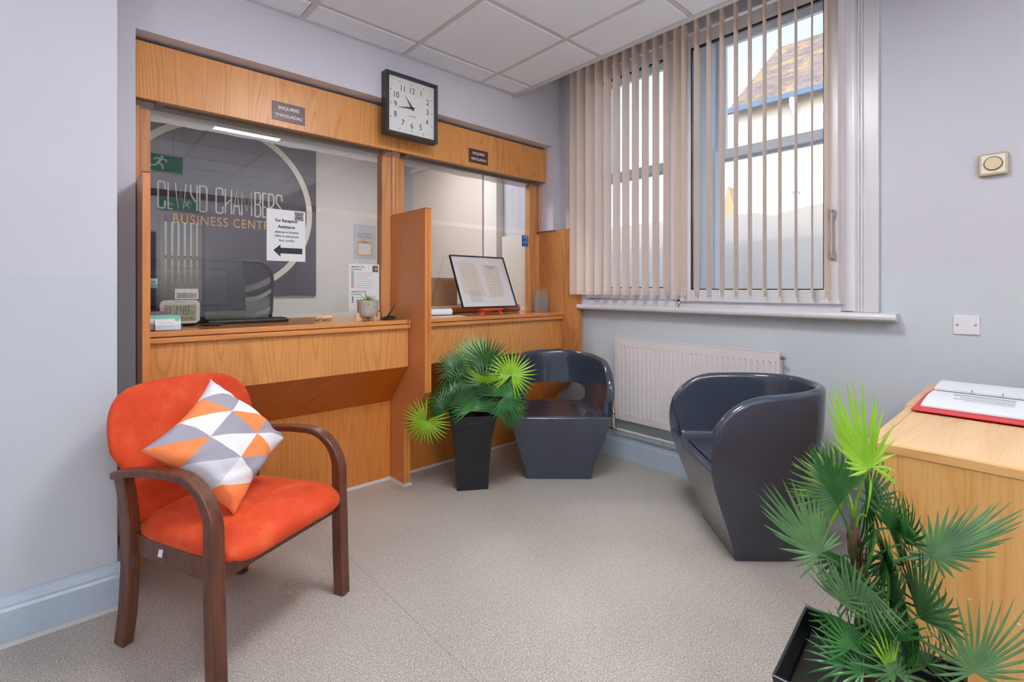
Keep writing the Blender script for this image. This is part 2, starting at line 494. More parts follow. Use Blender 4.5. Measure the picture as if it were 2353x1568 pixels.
# ================================================================== the room shell
WY = 2.679      # counter wall plane
WX = 2.94       # window wall plane
CZ = 2.647      # suspended ceiling
bm = new(); box(bm, -3.0, 3.4, -3.3, 5.4, -.05, 0); struct('floor', bm, M['floor'])
# pier wall on the left, parallel to the counter wall
bm = new(); box(bm, -3.0, .128, 2.395, 2.97, 0, 3.1); struct('wall_left_pier', bm, M['wall'])
# counter wall with the recess for the counters
bm = new()
box(bm, .128, .206, WY, 2.97, 0, 3.1); box(bm, .206, 2.86, WY, 2.97, 2.352, 3.1)
box(bm, 2.86, WX, WY, 2.97, 1.684, 3.1); box(bm, 2.918, WX, WY, 2.97, 0, 1.684); box(bm, .206, 2.86, 2.88, 2.97, 2.1, 2.352)
struct('wall_front', bm, M['wall'])
# window wall with opening
bm = new()
OY0, OY1, OZ0, OZ1 = .66, 2.50, 1.06, 2.92
box(bm, WX, 3.32, -3.3, OY0, 0, 3.1); box(bm, WX, 3.32, OY1, 5.3, 0, 3.1)
box(bm, WX, 3.32, OY0, OY1, 0, OZ0); box(bm, WX, 3.32, OY0, OY1, OZ1, 3.1)
struct('wall_right', bm, M['wall_w'])
# rear and left walls behind the camera
bm = new(); RWX0, RWX1 = .98, 1.52
box(bm, -3.1, RWX0, -3.35, -3.2, 0, 3.1); box(bm, RWX1, WX, -3.35, -3.2, 0, 3.1)
box(bm, RWX0, RWX1, -3.35, -3.2, 0, 1.0); box(bm, RWX0, RWX1, -3.35, -3.2, 2.3, 3.1)
struct('wall_rear', bm, M['wall'])
bm = new(); box(bm, -3.1, -3.0, -3.2, 2.97, 0, 3.1); struct('wall_left', bm, M['wall'])
# suspended ceiling: tiles between the bars of the grid
TX = [2.107 - .6 * k for k in range(0, 9)]; TY = [2.472 - .6 * k for k in range(0, 10)]
xs = [2.413] + TX + [-3.0]; ys = [WY - .022] + TY + [-3.2]
LED = [(2, 3), (4, 7)]  # the second, rear panel is unseen and added for extra light
bm = new()
for i in range(len(xs) - 1):
    for j in range(len(ys) - 1):
        x1, x0 = xs[i] - .013, xs[i + 1] + .013; y1, y0 = ys[j] - .013, ys[j + 1] + .013
        if i == 0: x1 = xs[0]
        if (i, j) in LED: continue
        if x1 - x0 < .05 or y1 - y0 < .05: continue
        t = .006
        a = [bm.verts.new(p) for p in ((x0, y0, CZ + .008), (x1, y0, CZ + .008), (x1, y1, CZ + .008), (x0, y1, CZ + .008))]
        b = [bm.verts.new(p) for p in ((x0 + t, y0 + t, CZ - .004), (x1 - t, y0 + t, CZ - .004), (x1 - t, y1 - t, CZ - .004), (x0 + t, y1 - t, CZ - .004))]
        bm.faces.new(b)
        for k in range(4): bm.faces.new((a[k], a[(k + 1) % 4], b[(k + 1) % 4], b[k]))
        bm.faces.new(a[::-1])
ceil = struct('ceiling', bm, M['tile'])
bm = new()
for x in TX: box(bm, x - .012, x + .012, -3.2, WY, CZ, CZ + .03)
for y in TY:
    for x0, x1 in zip(xs[1:], xs[:-1]): box(bm, x0 + .012, x1 - .012, y - .012, y + .012, CZ + .0003, CZ + .03)
box(bm, 2.413, 2.437, -3.2, WY, CZ - .014, CZ + .05)           # edge angle beside the window bay
box(bm, -3.0, 2.413, WY - .022, WY, CZ - .003, CZ + .02)         # wall angle
struct('trim_1', bm, M['grid'])
bm = new(); box(bm, 2.40, 2.412, -3.2, WY, CZ + .055, 3.1); box(bm, -3.1, 3.32, -3.35, 5.4, 3.1, 3.2)
struct('ceiling_upper_slab', bm, M['wall'])
# lit square panels in the ceiling grid
first = None
names = {(2, 3): 'square white ceiling light panel in the grid nearest the counters', (4, 7): 'added square ceiling light panel, unseen, brightening the rear of the room',
         (6, 3): 'square white ceiling light panel left of the one near the counters', (7, 7): 'square white ceiling light panel in the rear left corner of the room'}
for (i, j) in LED:
    x1, x0, y1, y0 = xs[i] - .014, xs[i + 1] + .014, ys[j] - .014, ys[j + 1] + .014
    cx_, cy_ = (x0 + x1) / 2, (y0 + y1) / 2; w_, d_ = (x1 - x0) / 2, (y1 - y0) / 2
    if first is None:
        r = thing('ceiling_light_panel', names[(i, j)], 'ceiling light', (cx_, cy_, CZ), group='ceiling light panels')
        bm = new()
        for a in ((-w_, w_, -d_, -d_ + .012), (-w_, w_, d_ - .012, d_), (-w_, -w_ + .012, -d_ + .012, d_ - .012), (w_ - .012, w_, -d_ + .012, d_ - .012)): box(bm, a[0], a[1], a[2], a[3], -.003, .02)
        obj('frame', bm, M['trimwhite'], r)
        bm = new(); box(bm, -w_ + .012, w_ - .012, -d_ + .012, d_ - .012, 0, .004); obj('diffuser', bm, M['led'], r)
        first = r
    else:
        c = first.copy(); link(c); c.location = (cx_, cy_, CZ); c['label'] = names[(i, j)]
        for ch in list(first.children):
            k = ch.copy(); link(k); k.parent = c
# skirting boards (profile: depth, height)
SKP = [(0, 0), (.022, 0), (.022, .118), (.017, .128), (.017, .136), (.008, .16), (.006, .170), (0, .170)]
bm = new(); prism(bm, [(-3.0, 2.395 - d, z) for d, z in SKP], (3.15, 0, 0))
prism(bm, [(.128 + d, 2.395 - .001, z) for d, z in SKP], (0, .284, 0))
struct('baseboard_left', bm, M['skirt'])
bm = new(); prism(bm, [(.152, WY - d, z) for d, z in SKP], (.054, 0, 0)); struct('baseboard_front', bm, M['skirt'])
bm = new(); prism(bm, [(WX - d, -3.2, z) for d, z in SKP], (0, 5.64, 0)); struct('baseboard_right', bm, M['skirt'])
# white sealant bead where the floor meets the joinery
bm = new()
for x0, x1, y in ((.233, 1.512, 2.837), (1.555, 2.88, 2.837)): prism(bm, [(x0, y, 0), (x0, y - .012, 0), (x0, y - .004, .014), (x0, y, .014)], (x1 - x0, 0, 0))
prism(bm, [(1.512, 2.837, 0), (1.500, 2.837, 0), (1.508, 2.837, .014), (1.512, 2.837, .014)], (0, -.182, 0))
prism(bm, [(1.503, 2.665, 0), (1.503, 2.653, 0), (1.503, 2.661, .014), (1.503, 2.665, .014)], (.056, 0, 0))
prism(bm, [(-3, 2.373, 0), (-3, 2.364, 0), (-3, 2.371, .012), (-3, 2.373, .012)], (3.14, 0, 0))
struct('trim_2', bm, plain('pale_sealant', (196, 194, 190), .6))

# ================================================================== the main window
WIN = thing('window_1', 'x', 'x', (2.95, 1.56, 1.06), static=True); del WIN['label']; del WIN['category']; WIN['kind'] = 'structure'
# fixed inner frame
FX0, FX1 = 2.905, 2.965
bm = new()
box(bm, FX0, FX1, .66, .715, 1.10, 2.92); box(bm, FX0, FX1, 2.395, 2.50, 1.10, 2.92)
box(bm, FX0, FX1, .715, 2.395, 1.10, 1.132); box(bm, FX0, FX1, .715, 2.395, 2.83, 2.92)
obj('frame', bm, M['upvc'], WIN, bevel=.003)
def leaf(y0, y1, z0, z1, x0, x1, s, black):
    bm = new()
    box(bm, x0, x1, y0, y0 + s, z0, z1); box(bm, x0, x1, y1 - s, y1, z0, z1)
    box(bm, x0, x1, y0 + s, y1 - s, z0, z0 + s * .86); box(bm, x0, x1, y0 + s, y1 - s, z1 - s * .9, z1)
    lf = obj('window_leaf', bm, M['upvc'], WIN, bevel=.004)
    bm = new(); g = .006
    a0, a1, c0, c1 = y0 + s, y1 - s, z0 + s * .86, z1 - s * .9
    for q in ((a0, a0 + g, c0, c1), (a1 - g, a1, c0, c1), (a0 + g, a1 - g, c0, c0 + g), (a0 + g, a1 - g, c1 - g * 2, c1)): box(bm, x0 + .004, x1 - .004, q[0], q[1], q[2], q[3])
    obj('glazing_gasket', bm, M['black'], lf)
    bm = new(); box(bm, (x0 + x1) / 2 - .002, (x0 + x1) / 2 + .002, a0 + g, a1 - g, c0 + g, c1 - g * 2); obj('pane', bm, M['winglass'], lf)
    return lf
leaf(1.60, 2.385, 1.142, 2.82, 2.912, 2.938, .09, True)
rl = leaf(.703, 1.605, 1.134, 2.80, 2.882, 2.908, .085, True)
bm = new()   # chrome pull handle of the right leaf
for z in (1.385, 1.595): box(bm, 2.862, 2.882, .735, .76, z - .018, z + .018)
tube(bm, [(2.866, .748, 1.37), (2.855, .748, 1.385), (2.855, .748, 1.60), (2.866, .748, 1.612)], .005, 8)
obj('handle', bm, M['chrome'], rl)
# outer sliding sashes
def sash(y0, y1):
    zm0, zm1 = 2.045, 2.115
    bm = new(); s = .055
    for (x0, x1, z0, z1) in ((3.13, 3.165, 1.12, zm1), (3.17, 3.205, zm0, 2.86)):
        box(bm, x0, x1, y0 - s, y0, z0, z1); box(bm, x0, x1, y1, y1 + s, z0, z1)
        box(bm, x0, x1, y0, y1, z0, z0 + .07); box(bm, x0, x1, y0, y1, z1 - .06, z1)
    o = obj('sash', bm, plain('outer_sash_paint', (240, 244, 248), .4), WIN, bevel=.003)
    bm = new(); box(bm, 3.146, 3.149, y0, y1, 1.18, zm0 + .01); box(bm, 3.186, 3.189, y0, y1, zm0 + .03, 2.80); obj('pane', bm, M['winglass'], o)
sash(1.788, 2.345); sash(.854, 1.429)
bm = new()
box(bm, 3.10, 3.26, 1.485, 1.732, 1.06, 2.92); box(bm, 3.10, 3.26, .66, .798, 1.06, 2.92); box(bm, 3.10, 3.26, 2.401, 2.50, 1.06, 2.92)
box(bm, 3.12, 3.30, .798, 2.401, 1.06, 1.12); box(bm, 3.12, 3.26, .798, 2.401, 2.86, 2.92)
obj('outer_box_frame', bm, plain('outer_frame_paint', (232, 240, 248), .45), WIN, bevel=.003)
# sill board and architraves
bm = new(); prism(bm, [(2.94, .49, 1.058), (2.868, .49, 1.058), (2.860, .49, 1.066), (2.858, .49, 1.078), (2.862, .49, 1.090), (2.872, .49, 1.096), (3.0, .49, 1.096), (3.0, .49, 1.085), (2.94, .49, 1.085)], (0, 1.945, 0))
box(bm, 2.882, 2.905, .715, 2.395, 1.096, 1.108)
struct('trim_3', bm, M['trimwhite'])
bm = new()
def arch(y0, y1, sgn):
    # stepped casing, y0 = inner edge
    for a, b, x in ((0, .030, 2.918), (.030, .050, 2.908), (.050, .060, 2.900), (.060, .072, 2.908), (.072, .135, 2.912)):
        ya, yb = y0 + sgn * a, y0 + sgn * b
        box(bm, x, WX + .001, min(ya, yb), max(ya, yb), 1.096, 3.09)
arch(.700, 0, -1); arch(2.455, 0, 1)
box(bm, 2.912, WX + .001, .70, 2.455, 2.90, 3.0)
struct('trim_4', bm, M['trimwhite'], bevel=.003)

# ================================================================== vertical blinds
BX = 2.845
YS = [2.431, 2.371, 2.292, 2.211, 2.133, 2.054, 1.977, 1.899, 1.822, 1.743, 1.665, 1.586, 1.54, 1.46, 1.383, 1.304, 1.223, 1.145, 1.066, 0.988, 0.909, 0.833, 0.765, 0.716]
ANG = [-62, -14, -6, -3, -2, 0, 0, 1, 1, 2, 2, -8, 2, 6, 7, 7, 7.5, 8, 8, 8, 9, 10.5, -2, 12]
ZB, ZT = 1.170, 2.87
def vane_mesh():
    bm = new(); n = 8; hw = .0445
    cols = []
    for k in range(n + 1):
        u = -hw + 2 * hw * k / n; c = .0025 * (1 - (u / hw) ** 2)
        cols.append((u, c))
    zs = [ZT, 2.2, 1.6, ZB + .045, ZB + .038, ZB]
    front_ = [[bm.verts.new((u, c + (.0016 if z < ZB + .04 else 0), z)) for u, c in cols] for z in zs]
    back_ = [[bm.verts.new((u, c - .0008 - (.0016 if z < ZB + .04 else 0), z)) for u, c in cols] for z in zs]
    for S in (front_, back_):
        for a, b in zip(S, S[1:]):
            for k in range(n): bm.faces.new((a[k], a[k + 1], b[k + 1], b[k]))
    for k in range(n):
        bm.faces.new((front_[0][k], front_[0][k + 1], back_[0][k + 1], back_[0][k])); bm.faces.new((front_[-1][k], front_[-1][k + 1], back_[-1][k + 1], back_[-1][k]))
    for i in range(len(zs) - 1):
        for k in (0, n): bm.faces.new((front_[i][k], front_[i + 1][k], back_[i + 1][k], back_[i][k]))
    me = bpy.data.meshes.new('vane'); bmesh.ops.recalc_face_normals(bm, faces=bm.faces); bm.to_mesh(me); bm.free()
    me.materials.append(M['vane']); return me
VM = vane_mesh()
for bi, (i0, i1, lab) in enumerate(((0, 12, 'cream vertical blind over the left half of the window, beside the counter'), (12, 24, 'cream vertical blind over the right half of the window, more widely opened'))):
    yl, yr = (2.475, 1.566) if bi == 0 else (1.5625, .69)
    r = thing('vertical_blind', lab, 'blind', (BX, (yl + yr) / 2, ZT), group='window blinds', static=True)
    bm = new(); box(bm, BX - .022, BX + .022, yr, yl - .002, ZT + .015, ZT + .045); obj('headrail', bm, M['upvc'], r, bevel=.002)
    for i in range(i0, i1):
        v = bpy.data.objects.new('vane', VM); link(v); v.parent = r; v.matrix_parent_inverse = Matrix.Translation(-Vector(r['_loc']))
        v.location = (BX, YS[i], 0); v.rotation_euler = (0, 0, math.radians(ANG[i]))
        bm = new(); box(bm, BX - .004, BX + .004, YS[i] - .004, YS[i] + .004, ZT - .001, ZT + .016); obj('hanger_clip', bm, M['upvc'], r)
    for e in (-1, 1):
        bm = new()
        for i in range(i0, i1 - 1):
            pa = Vector((BX + e * .040 * math.cos(math.radians(ANG[i])), YS[i] + e * .040 * math.sin(math.radians(ANG[i])), ZB + .034))
            pb = Vector((BX + e * .040 * math.cos(math.radians(ANG[i + 1])), YS[i + 1] + e * .040 * math.sin(math.radians(ANG[i + 1])), ZB + .034))
            tube(bm, [pa.lerp(pb, k / 6) - Vector((0, 0, .014 * (1 - (k / 3 - 1) ** 2))) for k in range(7)], .0008, 4)
        obj('bead_chain', bm, M['trimwhite'], r)
cord = new()
tube(cord, [(2.872, .672, 3.0), (2.873, .668, 2.2), (2.871, .664, 1.55), (2.872, .650, 1.40), (2.872, .628, 1.37), (2.872, .610, 1.40), (2.873, .618, 1.6), (2.872, .640, 2.2), (2.872, .655, 3.0)], .0012, 5)
tag(obj('blind_cord', cord, M['trimwhite']), 'thin white looped pull cord hanging beside the right window frame', 'cord')
k = thing('window_key', 'small brass key hanging under the window where the two leaves meet', 'key', (2.876, 1.60, 1.12), static=True)
bm = new(); tube(bm, [(2.876 , 1.60 + .008 * math.cos(a * PI / 6), 1.118 + .009 * math.sin(a * PI / 6)) for a in range(12)] + [(2.876, 1.608, 1.118)], .003, 6); obj('bow', bm, M['brass'], k)
bm = new(); box(bm, 2.8745, 2.8775, 1.5975, 1.6025, 1.082, 1.11); box(bm, 2.8745, 2.8775, 1.5925, 1.5975, 1.086, 1.094); obj('blade', bm, M['brass'], k)
bm = new(); tube(bm, [(2.882, 1.60, 1.139), (2.876, 1.60, 1.139)], .007, 12); obj('lock_barrel', bm, M['black'], k)

# ================================================================== radiator and pipes
R0, R1, RZ0, RZ1, RXf = .995, 2.08, .295, .865, 2.862
r = thing('radiator', 'white panel radiator with vertical ribs on the wall below the window', 'radiator', (2.88, 1.54, .295), static=True)
bm = new(); n = 32; p = (R1 - R0 - .03) / n
prof = []
y = R0 + .015
for k_ in range(n):
    for f, d in ((0, .007), (.16, .007), (.30, 0), (.86, 0), (1.0, .007)): prof.append((y + (k_ + f) * p, RXf + d))
zt, zb = RZ1 - .052, RZ0 + .045
def row(z, flat): return [bm.verts.new((RXf if flat else x, yy, z)) for yy, x in prof]
rows = [row(RZ0, True), row(zb, True), row(zb + .012, False), row(zt - .012, False), row(zt, True), row(RZ1, True)]
for a, b in zip(rows, rows[1:]):
    for q in range(len(a) - 1): bm.faces.new((a[q], a[q + 1], b[q + 1], b[q]))
obj('rib_panel', bm, M['radiator'], r)
bm = new(); box(bm, RXf - .002, 2.905, R0, R0 + .015, RZ0, RZ1); box(bm, RXf - .002, 2.905, R1 - .015, R1, RZ0, RZ1)
box(bm, RXf + .012, 2.905, R0 + .015, R1 - .015, RZ0, RZ1 - .004)
box(bm, RXf - .002, RXf + .012, R0 + .015, R1 - .015, RZ1 - .003, RZ1 + .002)
obj('casing', bm, M['radiator'], r, bevel=.002)
for y_ in (1.2, 1.84):
    bm = new(); box(bm, 2.905, 2.9395, y_, y_ + .04, .4, .8); obj('wall_bracket', bm, M['radiator'], r)
bm = new(); tube(bm, [(2.88, R0 + .002, .835), (2.88, R0 - .018, .835)], .010, 10); tube(bm, [(2.88, R0 - .018, .835), (2.88, R0 - .026, .835)], .006, 6); obj('bleed_valve', bm, M['brass'], r)
bm = new(); tube(bm, [(2.88, 2.078, .32), (2.88, 2.115, .32)], .012, 10); tube(bm, [(2.88, 2.105, .30), (2.88, 2.105, .345)], .014, 10); obj('lockshield_valve', bm, M['chrome'], r)
bm = new(); tube(bm, [(2.88, 2.105, .345), (2.88, 2.105, .43)], .013, 12); obj('valve_cap', bm, plain('tan_plastic', (214, 170, 110), .5), r)
t_ = thing('heating_pipe', 'white painted heating pipe running low along the wall under the radiator', 'pipe', (2.9, 1.5, .21), static=True)
bm = new(); tube(bm, [(2.88, 2.105, .30), (2.88, 2.105, .225), (2.885, 2.10, .214), (2.89, 2.08, .212), (2.89, .2, .212)], .0085, 12); obj('pipe_run', bm, M['pipe'], t_, smooth=True)
bm = new(); tube(bm, [(2.89, 2.08, .212), (2.89, 2.14, .212)], .011, 10); tube(bm, [(2.89, 2.14, .212), (2.89, 2.155, .212)], .006, 8); obj('end_fitting', bm, M['chrome'], t_)
for yy in (1.74, .9):
    bm = new(); tube(bm, [(2.89, yy - .012, .212), (2.89, yy + .012, .212)], .0125, 12); box(bm, 2.89, 2.94, yy - .006, yy + .006, .206, .218); obj('pipe_clip', bm, M['pipe'], t_)

# ================================================================== thermostat and blank plate
r = thing('room_thermostat', 'gold framed square wall thermostat with a round dial', 'thermostat', (2.925, .168, 1.745), static=True)
bm = new(); box(bm, 2.915, 2.94, .122, .214, 1.698, 1.792); obj('casing', bm, plain('gold_plastic', (190, 172, 132), .4, .2), r, bevel=.006, seg=3)
bm = new(); box(bm, 2.9125, 2.916, .131, .205, 1.708, 1.784); obj('face_plate', bm, plain('ivory_plate', (228, 224, 214), .4), r, bevel=.001)
bm = new(); fr = 28
for rr, x0, x1 in ((.030, 2.9085, 2.913),): tube(bm, [(x1, .168, 1.747), (x0, .168, 1.747)], rr, 40)
obj('dial_ring', bm, plain('dark_gold', (110, 98, 74), .4, .4), r)
bm = new(); tube(bm, [(2.9095, .168, 1.747), (2.9045, .168, 1.747)], .0262, 40); obj('dial', bm, plain('satin_gold', (214, 192, 156), .32, .75), r, bevel=.001)
bm = new()
for q in range(9): box(bm, 2.918, 2.932, .133 + q * .0082, .1375 + q * .0082, 1.6974, 1.6984)
obj('vent_slots', bm, M['black'], r)
r = thing('blank_wall_plate', 'white blank electrical plate with two screws low on the right wall', 'wall plate', (2.935, .2535, 1.053), static=True)
bm = new(); box(bm, 2.932, 2.941, .210, .297, 1.011, 1.096); obj('plate', bm, plain('white_plate', (222, 222, 224), .35), r, bevel=.002)
for yy in (.224, .283):
    bm = new(); tube(bm, [(2.932, yy, 1.053), (2.9308, yy, 1.053)], .0045, 12); obj('screw', bm, M['steel'], r)

# ================================================================== reception counters
def counter(x0, x1, label, split):
    r = thing('reception_counter', label, 'counter', ((x0 + x1) / 2, 2.84, 0), group='oak service counters', static=True)
    bm = new(); box(bm, x0, x1, 2.600, 3.28, .990, 1.026); obj('worktop', bm, M['oaktop'], r)
    bm = new(); box(bm, x0, x1, 2.581, 2.600, 1.003, 1.0275); obj('upper_edge_lipping', bm, M['oakedge'], r, bevel=.005, seg=3)
    bm = new(); box(bm, x0, x1, 2.583, 2.604, .975, .9995); obj('lower_edge_lipping', bm, M['oakedge'], r, bevel=.005, seg=3)
    bm = new(); box(bm, x0 + .001, x1 - .003, 2.607, 2.627, .743, .980); obj('apron_panel', bm, M['oak'], r, bevel=.0015)
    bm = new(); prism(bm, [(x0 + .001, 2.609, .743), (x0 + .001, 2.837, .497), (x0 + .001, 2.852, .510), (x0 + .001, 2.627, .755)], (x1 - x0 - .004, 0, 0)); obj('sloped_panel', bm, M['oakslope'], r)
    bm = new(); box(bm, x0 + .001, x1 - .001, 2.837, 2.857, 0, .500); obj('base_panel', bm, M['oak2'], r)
counter(.2335, 1.5115, 'long oak reception counter at the left with a sloped front panel, nearest the orange chair', .9)
counter(1.5555, 2.8795, 'short oak reception counter on the right side, behind the palm and tub chair', 2.2)
POLY = [(2.97, 0), (2.665, 0), (2.665, .36), (2.425, .61), (2.425, 1.682), (2.97, 1.682)]
def divider(x0, x1, label, double, mat):
    r = thing('partition_panel', label, 'partition', ((x0 + x1) / 2, 2.7, 0), group='oak partition wings', static=True)
    bm = new(); prism(bm, [(x0 + .0005, y + (.004 if y < 2.9 else 0), z - (.004 if z > 1.6 else 0)) for y, z in POLY], (x1 - x0 - .001, 0, 0)); obj('board', bm, mat, r)
    strips = ((x0, (x0 + x1) / 2 - .0018), ((x0 + x1) / 2 + .0018, x1)) if double else ((x0, x1),)
    for a, b in strips:
        bm = new()
        prism(bm, [(a, 2.665, 0), (a, 2.665, .36), (a, 2.669, .362), (a, 2.669, 0)], (b - a, 0, 0))
        prism(bm, [(a, 2.665, .36), (a, 2.425, .61), (a, 2.429, .612), (a, 2.669, .362)], (b - a, 0, 0))
        prism(bm, [(a, 2.425, .61), (a, 2.425, 1.682), (a, 2.429, 1.682), (a, 2.429, .612)], (b - a, 0, 0))
        prism(bm, [(a, 2.425, 1.6785), (a, 2.425, 1.6825), (a, 2.97, 1.6825), (a, 2.97, 1.6785)], (b - a, 0, 0))
        obj('edge_lipping', bm, M['oakv'], r)
    return r
divider(.208, .2330, 'oak wing panel at the left end of the counters, beside the white wall', False, M['oakpanel'])
divider(1.512, 1.555, 'tall oak partition panel standing between the two counters', True, M['oakpanel'])
divider(2.880, 2.917, 'oak wing panel at the right end of the counters, beside the blinds', False, M['oakwing'])
# timber posts of the glazed screens
def post(parts, label):
    r = thing('screen_post', label, 'post', (parts[0][1], 2.84, 1.026), group='oak screen posts', static=True)
    for nm, x0, x1, y0, y1, z0, z1, bv in parts:
        bm = new(); box(bm, x0, x1, y0, y1, z0, z1); obj(nm, bm, M['oakpost'], r, bevel=bv, seg=3)
post([('post', .2335, .2730, 2.829, 2.862, 1.0265, 2.050, .001), ('stop_bead', .2070, .2320, 2.812, 2.840, 1.684, 2.062, .006)], 'narrow oak post at the left edge of the left glass screen')
post([('post', 1.452, 1.5110, 2.832, 2.90, 1.0265, 2.066, .002), ('stop_bead', 1.515, 1.541, 2.815, 2.842, 1.6835, 2.075, .009), ('stop_bead', 1.5435, 1.568, 2.822, 2.85, 1.6835, 2.07, .002),
      ('post', 1.5700, 1.6120, 2.838, 2.90, 1.6835, 2.066, .002), ('post', 1.5560, 1.6120, 2.838, 2.90, 1.0265, 1.6825, .002)], 'oak post between the two glass screens, above the middle partition')
post([('post', 2.7600, 2.8390, 2.842, 2.90, 1.0265, 2.066, .002), ('stop_bead', 2.8420, 2.8590, 2.81, 2.842, 1.6835, 2.07, .007)], 'oak post at the right edge of the right glass screen')
# fascia boards over the screens
def fascia(x0, x1, label, panels):
    r = thing('fascia_board', label, 'fascia', ((x0 + x1) / 2, 2.76, 2.075), group='oak fascia boards', static=True)
    bm = new(); box(bm, x0, x1, 2.750, 2.770, 2.0755, 2.333); obj('board', bm, M['oak'], r, bevel=.001)
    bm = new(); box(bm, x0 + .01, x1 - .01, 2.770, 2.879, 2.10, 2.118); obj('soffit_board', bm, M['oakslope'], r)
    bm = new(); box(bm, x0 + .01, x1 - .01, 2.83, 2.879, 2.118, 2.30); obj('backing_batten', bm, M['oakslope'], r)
    # light fitting let into the soffit
    a, b = panels
    f = thing('soffit_light_box', ('long' if a < 1 else 'shorter') + ' grey metal light box under the fascia of the ' + ('left' if a < 1 else 'right') + ' counter', 'light fitting', ((a + b) / 2, 2.81, 2.06), group='soffit light boxes', static=True)
    bm = new()
    box(bm, a, b, 2.772, 2.786, 2.074, 2.0995); box(bm, a, b, 2.842, 2.868, 2.066, 2.0995); box(bm, a, a + .03, 2.786, 2.842, 2.072, 2.0995); box(bm, b - .03, b, 2.786, 2.842, 2.072, 2.0995)
    obj('metal_surround', bm, plain('grey_aluminium', (152, 144, 136), .4, .5), f, bevel=.001)
    bm = new(); box(bm, a + .03, b - .03, 2.786, 2.842, 2.080, 2.084); obj('mesh_diffuser', bm, plain('brown_mesh', (140, 118, 92), .6), f)
    return r
fascia(.2125, 1.5240, 'wide oak fascia board across the top of the left counter', (.29, 1.47))
fascia(1.5275, 2.8530, 'oak fascia board across the top of the right counter, right of the clock', (1.60, 2.80))
# ENQUIRIES signs
for x0, x1, lab in ((.781, .949, 'small brown ENQUIRIES sign on the wide left fascia, left of the clock'), (2.072, 2.244, 'small brown ENQUIRIES sign on the right fascia, right of the clock')):
    r = thing('enquiries_sign', lab, 'sign', ((x0 + x1) / 2, 2.748, 2.156), group='enquiries signs', static=True)
    bm = new(); box(bm, x0, x1, 2.7465, 2.7498, 2.108, 2.206); obj('plate', bm, M['sign'], r, bevel=.0008)
    textmesh('ENQUIRIES', .0255, M['lettering'], front((x0 + x1) / 2, 2.7462, 2.176), r, bold=.0003, squash=.88)
    textmesh('YMHOLIADAU', .0255, M['lettering'], front((x0 + x1) / 2, 2.7462, 2.136), r, bold=.0003, squash=.86)
# glass screens
GY = 2.862
def pane(x0, x1, z0, z1, label, y=GY):
    bm = new(); box(bm, x0, x1, y, y + .006, z0, z1)
    return tag(obj('glass_screen', bm, M['glass']), label, 'glass screen', 'glass screens')
pane(.2735, 1.451, 1.692, 2.074, 'upper glass pane of the left counter screen, above the speaking gap')
pane(.2735, 1.451, 1.072, 1.658, 'lower glass pane of the left counter screen, below the speaking gap')
pane(1.6130, 2.7590, 1.692, 2.074, 'upper glass pane of the right counter screen')
pane(1.6130, 2.7590, 1.072, 1.658, 'lower glass pane of the right counter screen')
def film(x0, x1, z, label, seed):
    random.seed(seed); bm = new(); n = 40; A = []; B = []
    for i in range(n + 1):
        x = x0 + (x1 - x0) * i / n; y = GY + .009 + .003 * random.random()
        zz = z + .010 * noise.noise(Vector((x * 6, seed, 0)))
        A.append(bm.verts.new((x, GY + .008, 2.066))); B.append(bm.verts.new((x, y, zz)))
    for i in range(n): bm.faces.new((A[i], A[i + 1], B[i + 1], B[i]))
    return tag(obj('plastic_film', bm, M['film'], smooth=True), label, 'plastic film')
film(.276, 1.440, 2.013, 'creased translucent plastic strip along the top of the left glass screen', 3)
film(1.615, 2.74, 2.032, 'thin translucent plastic strip along the top of the right glass screen', 5)
# A4 reception notice taped on the glass
NY = GY - .0025
r = thing('reception_notice', 'white A4 notice For Reception Assistance with a big black arrow pointing left', 'notice', (.8875, NY, 1.51), static=True)
bm = new(); box(bm, .785, .990, NY, NY + .0006, 1.367, 1.652); obj('sheet', bm, M['paper'], r)
f = front(.884, NY - .0003, 0)
textmesh('For Reception', .0235, M['ink'], front(.8875, NY - .0003, 1.591), r, bold=.0007, squash=.86)
textmesh('Assistance', .0235, M['ink'], front(.8875, NY - .0003, 1.557), r, bold=.0007, squash=.9)
for k_, (s_, z_) in enumerate((('please go to Societies', 1.528), ('Office in main ground', 1.505), ('floor corridor', 1.481))):
    textmesh(s_, .0160, M['ink'], front(.8895, NY - .0003, z_), r, bold=.0003, squash=.90)
bm = new(); flatpoly(bm, front(0, NY, 0), [(.818, 1.426), (.856, 1.458), (.856, 1.441), (.973, 1.441), (.973, 1.409), (.856, 1.409), (.856, 1.390)]); obj('printed_arrow', bm, M['ink'], r)
bm = new(); flatpoly(bm, front(0, NY, 0), [(.931, 1.598), (.979, 1.598), (.979, 1.646), (.931, 1.646)]); lg = obj('printed_emblem', bm, plain('emblem_grey', (104, 104, 106), .6), r)
bm = new(); stroke(bm, front(.955, NY - .0007, 1.622), [(.0215 * math.cos(a * PI / 18), .0215 * math.sin(a * PI / 18)) for a in range(36)], .0014, .0003, True); obj('emblem_ring', bm, M['lettering'], lg)
textmesh('CLWYD CHAMBERS', .0052, M['lettering'], front(.955, NY - .0010, 1.624), lg, squash=.75, extrude=.0002)
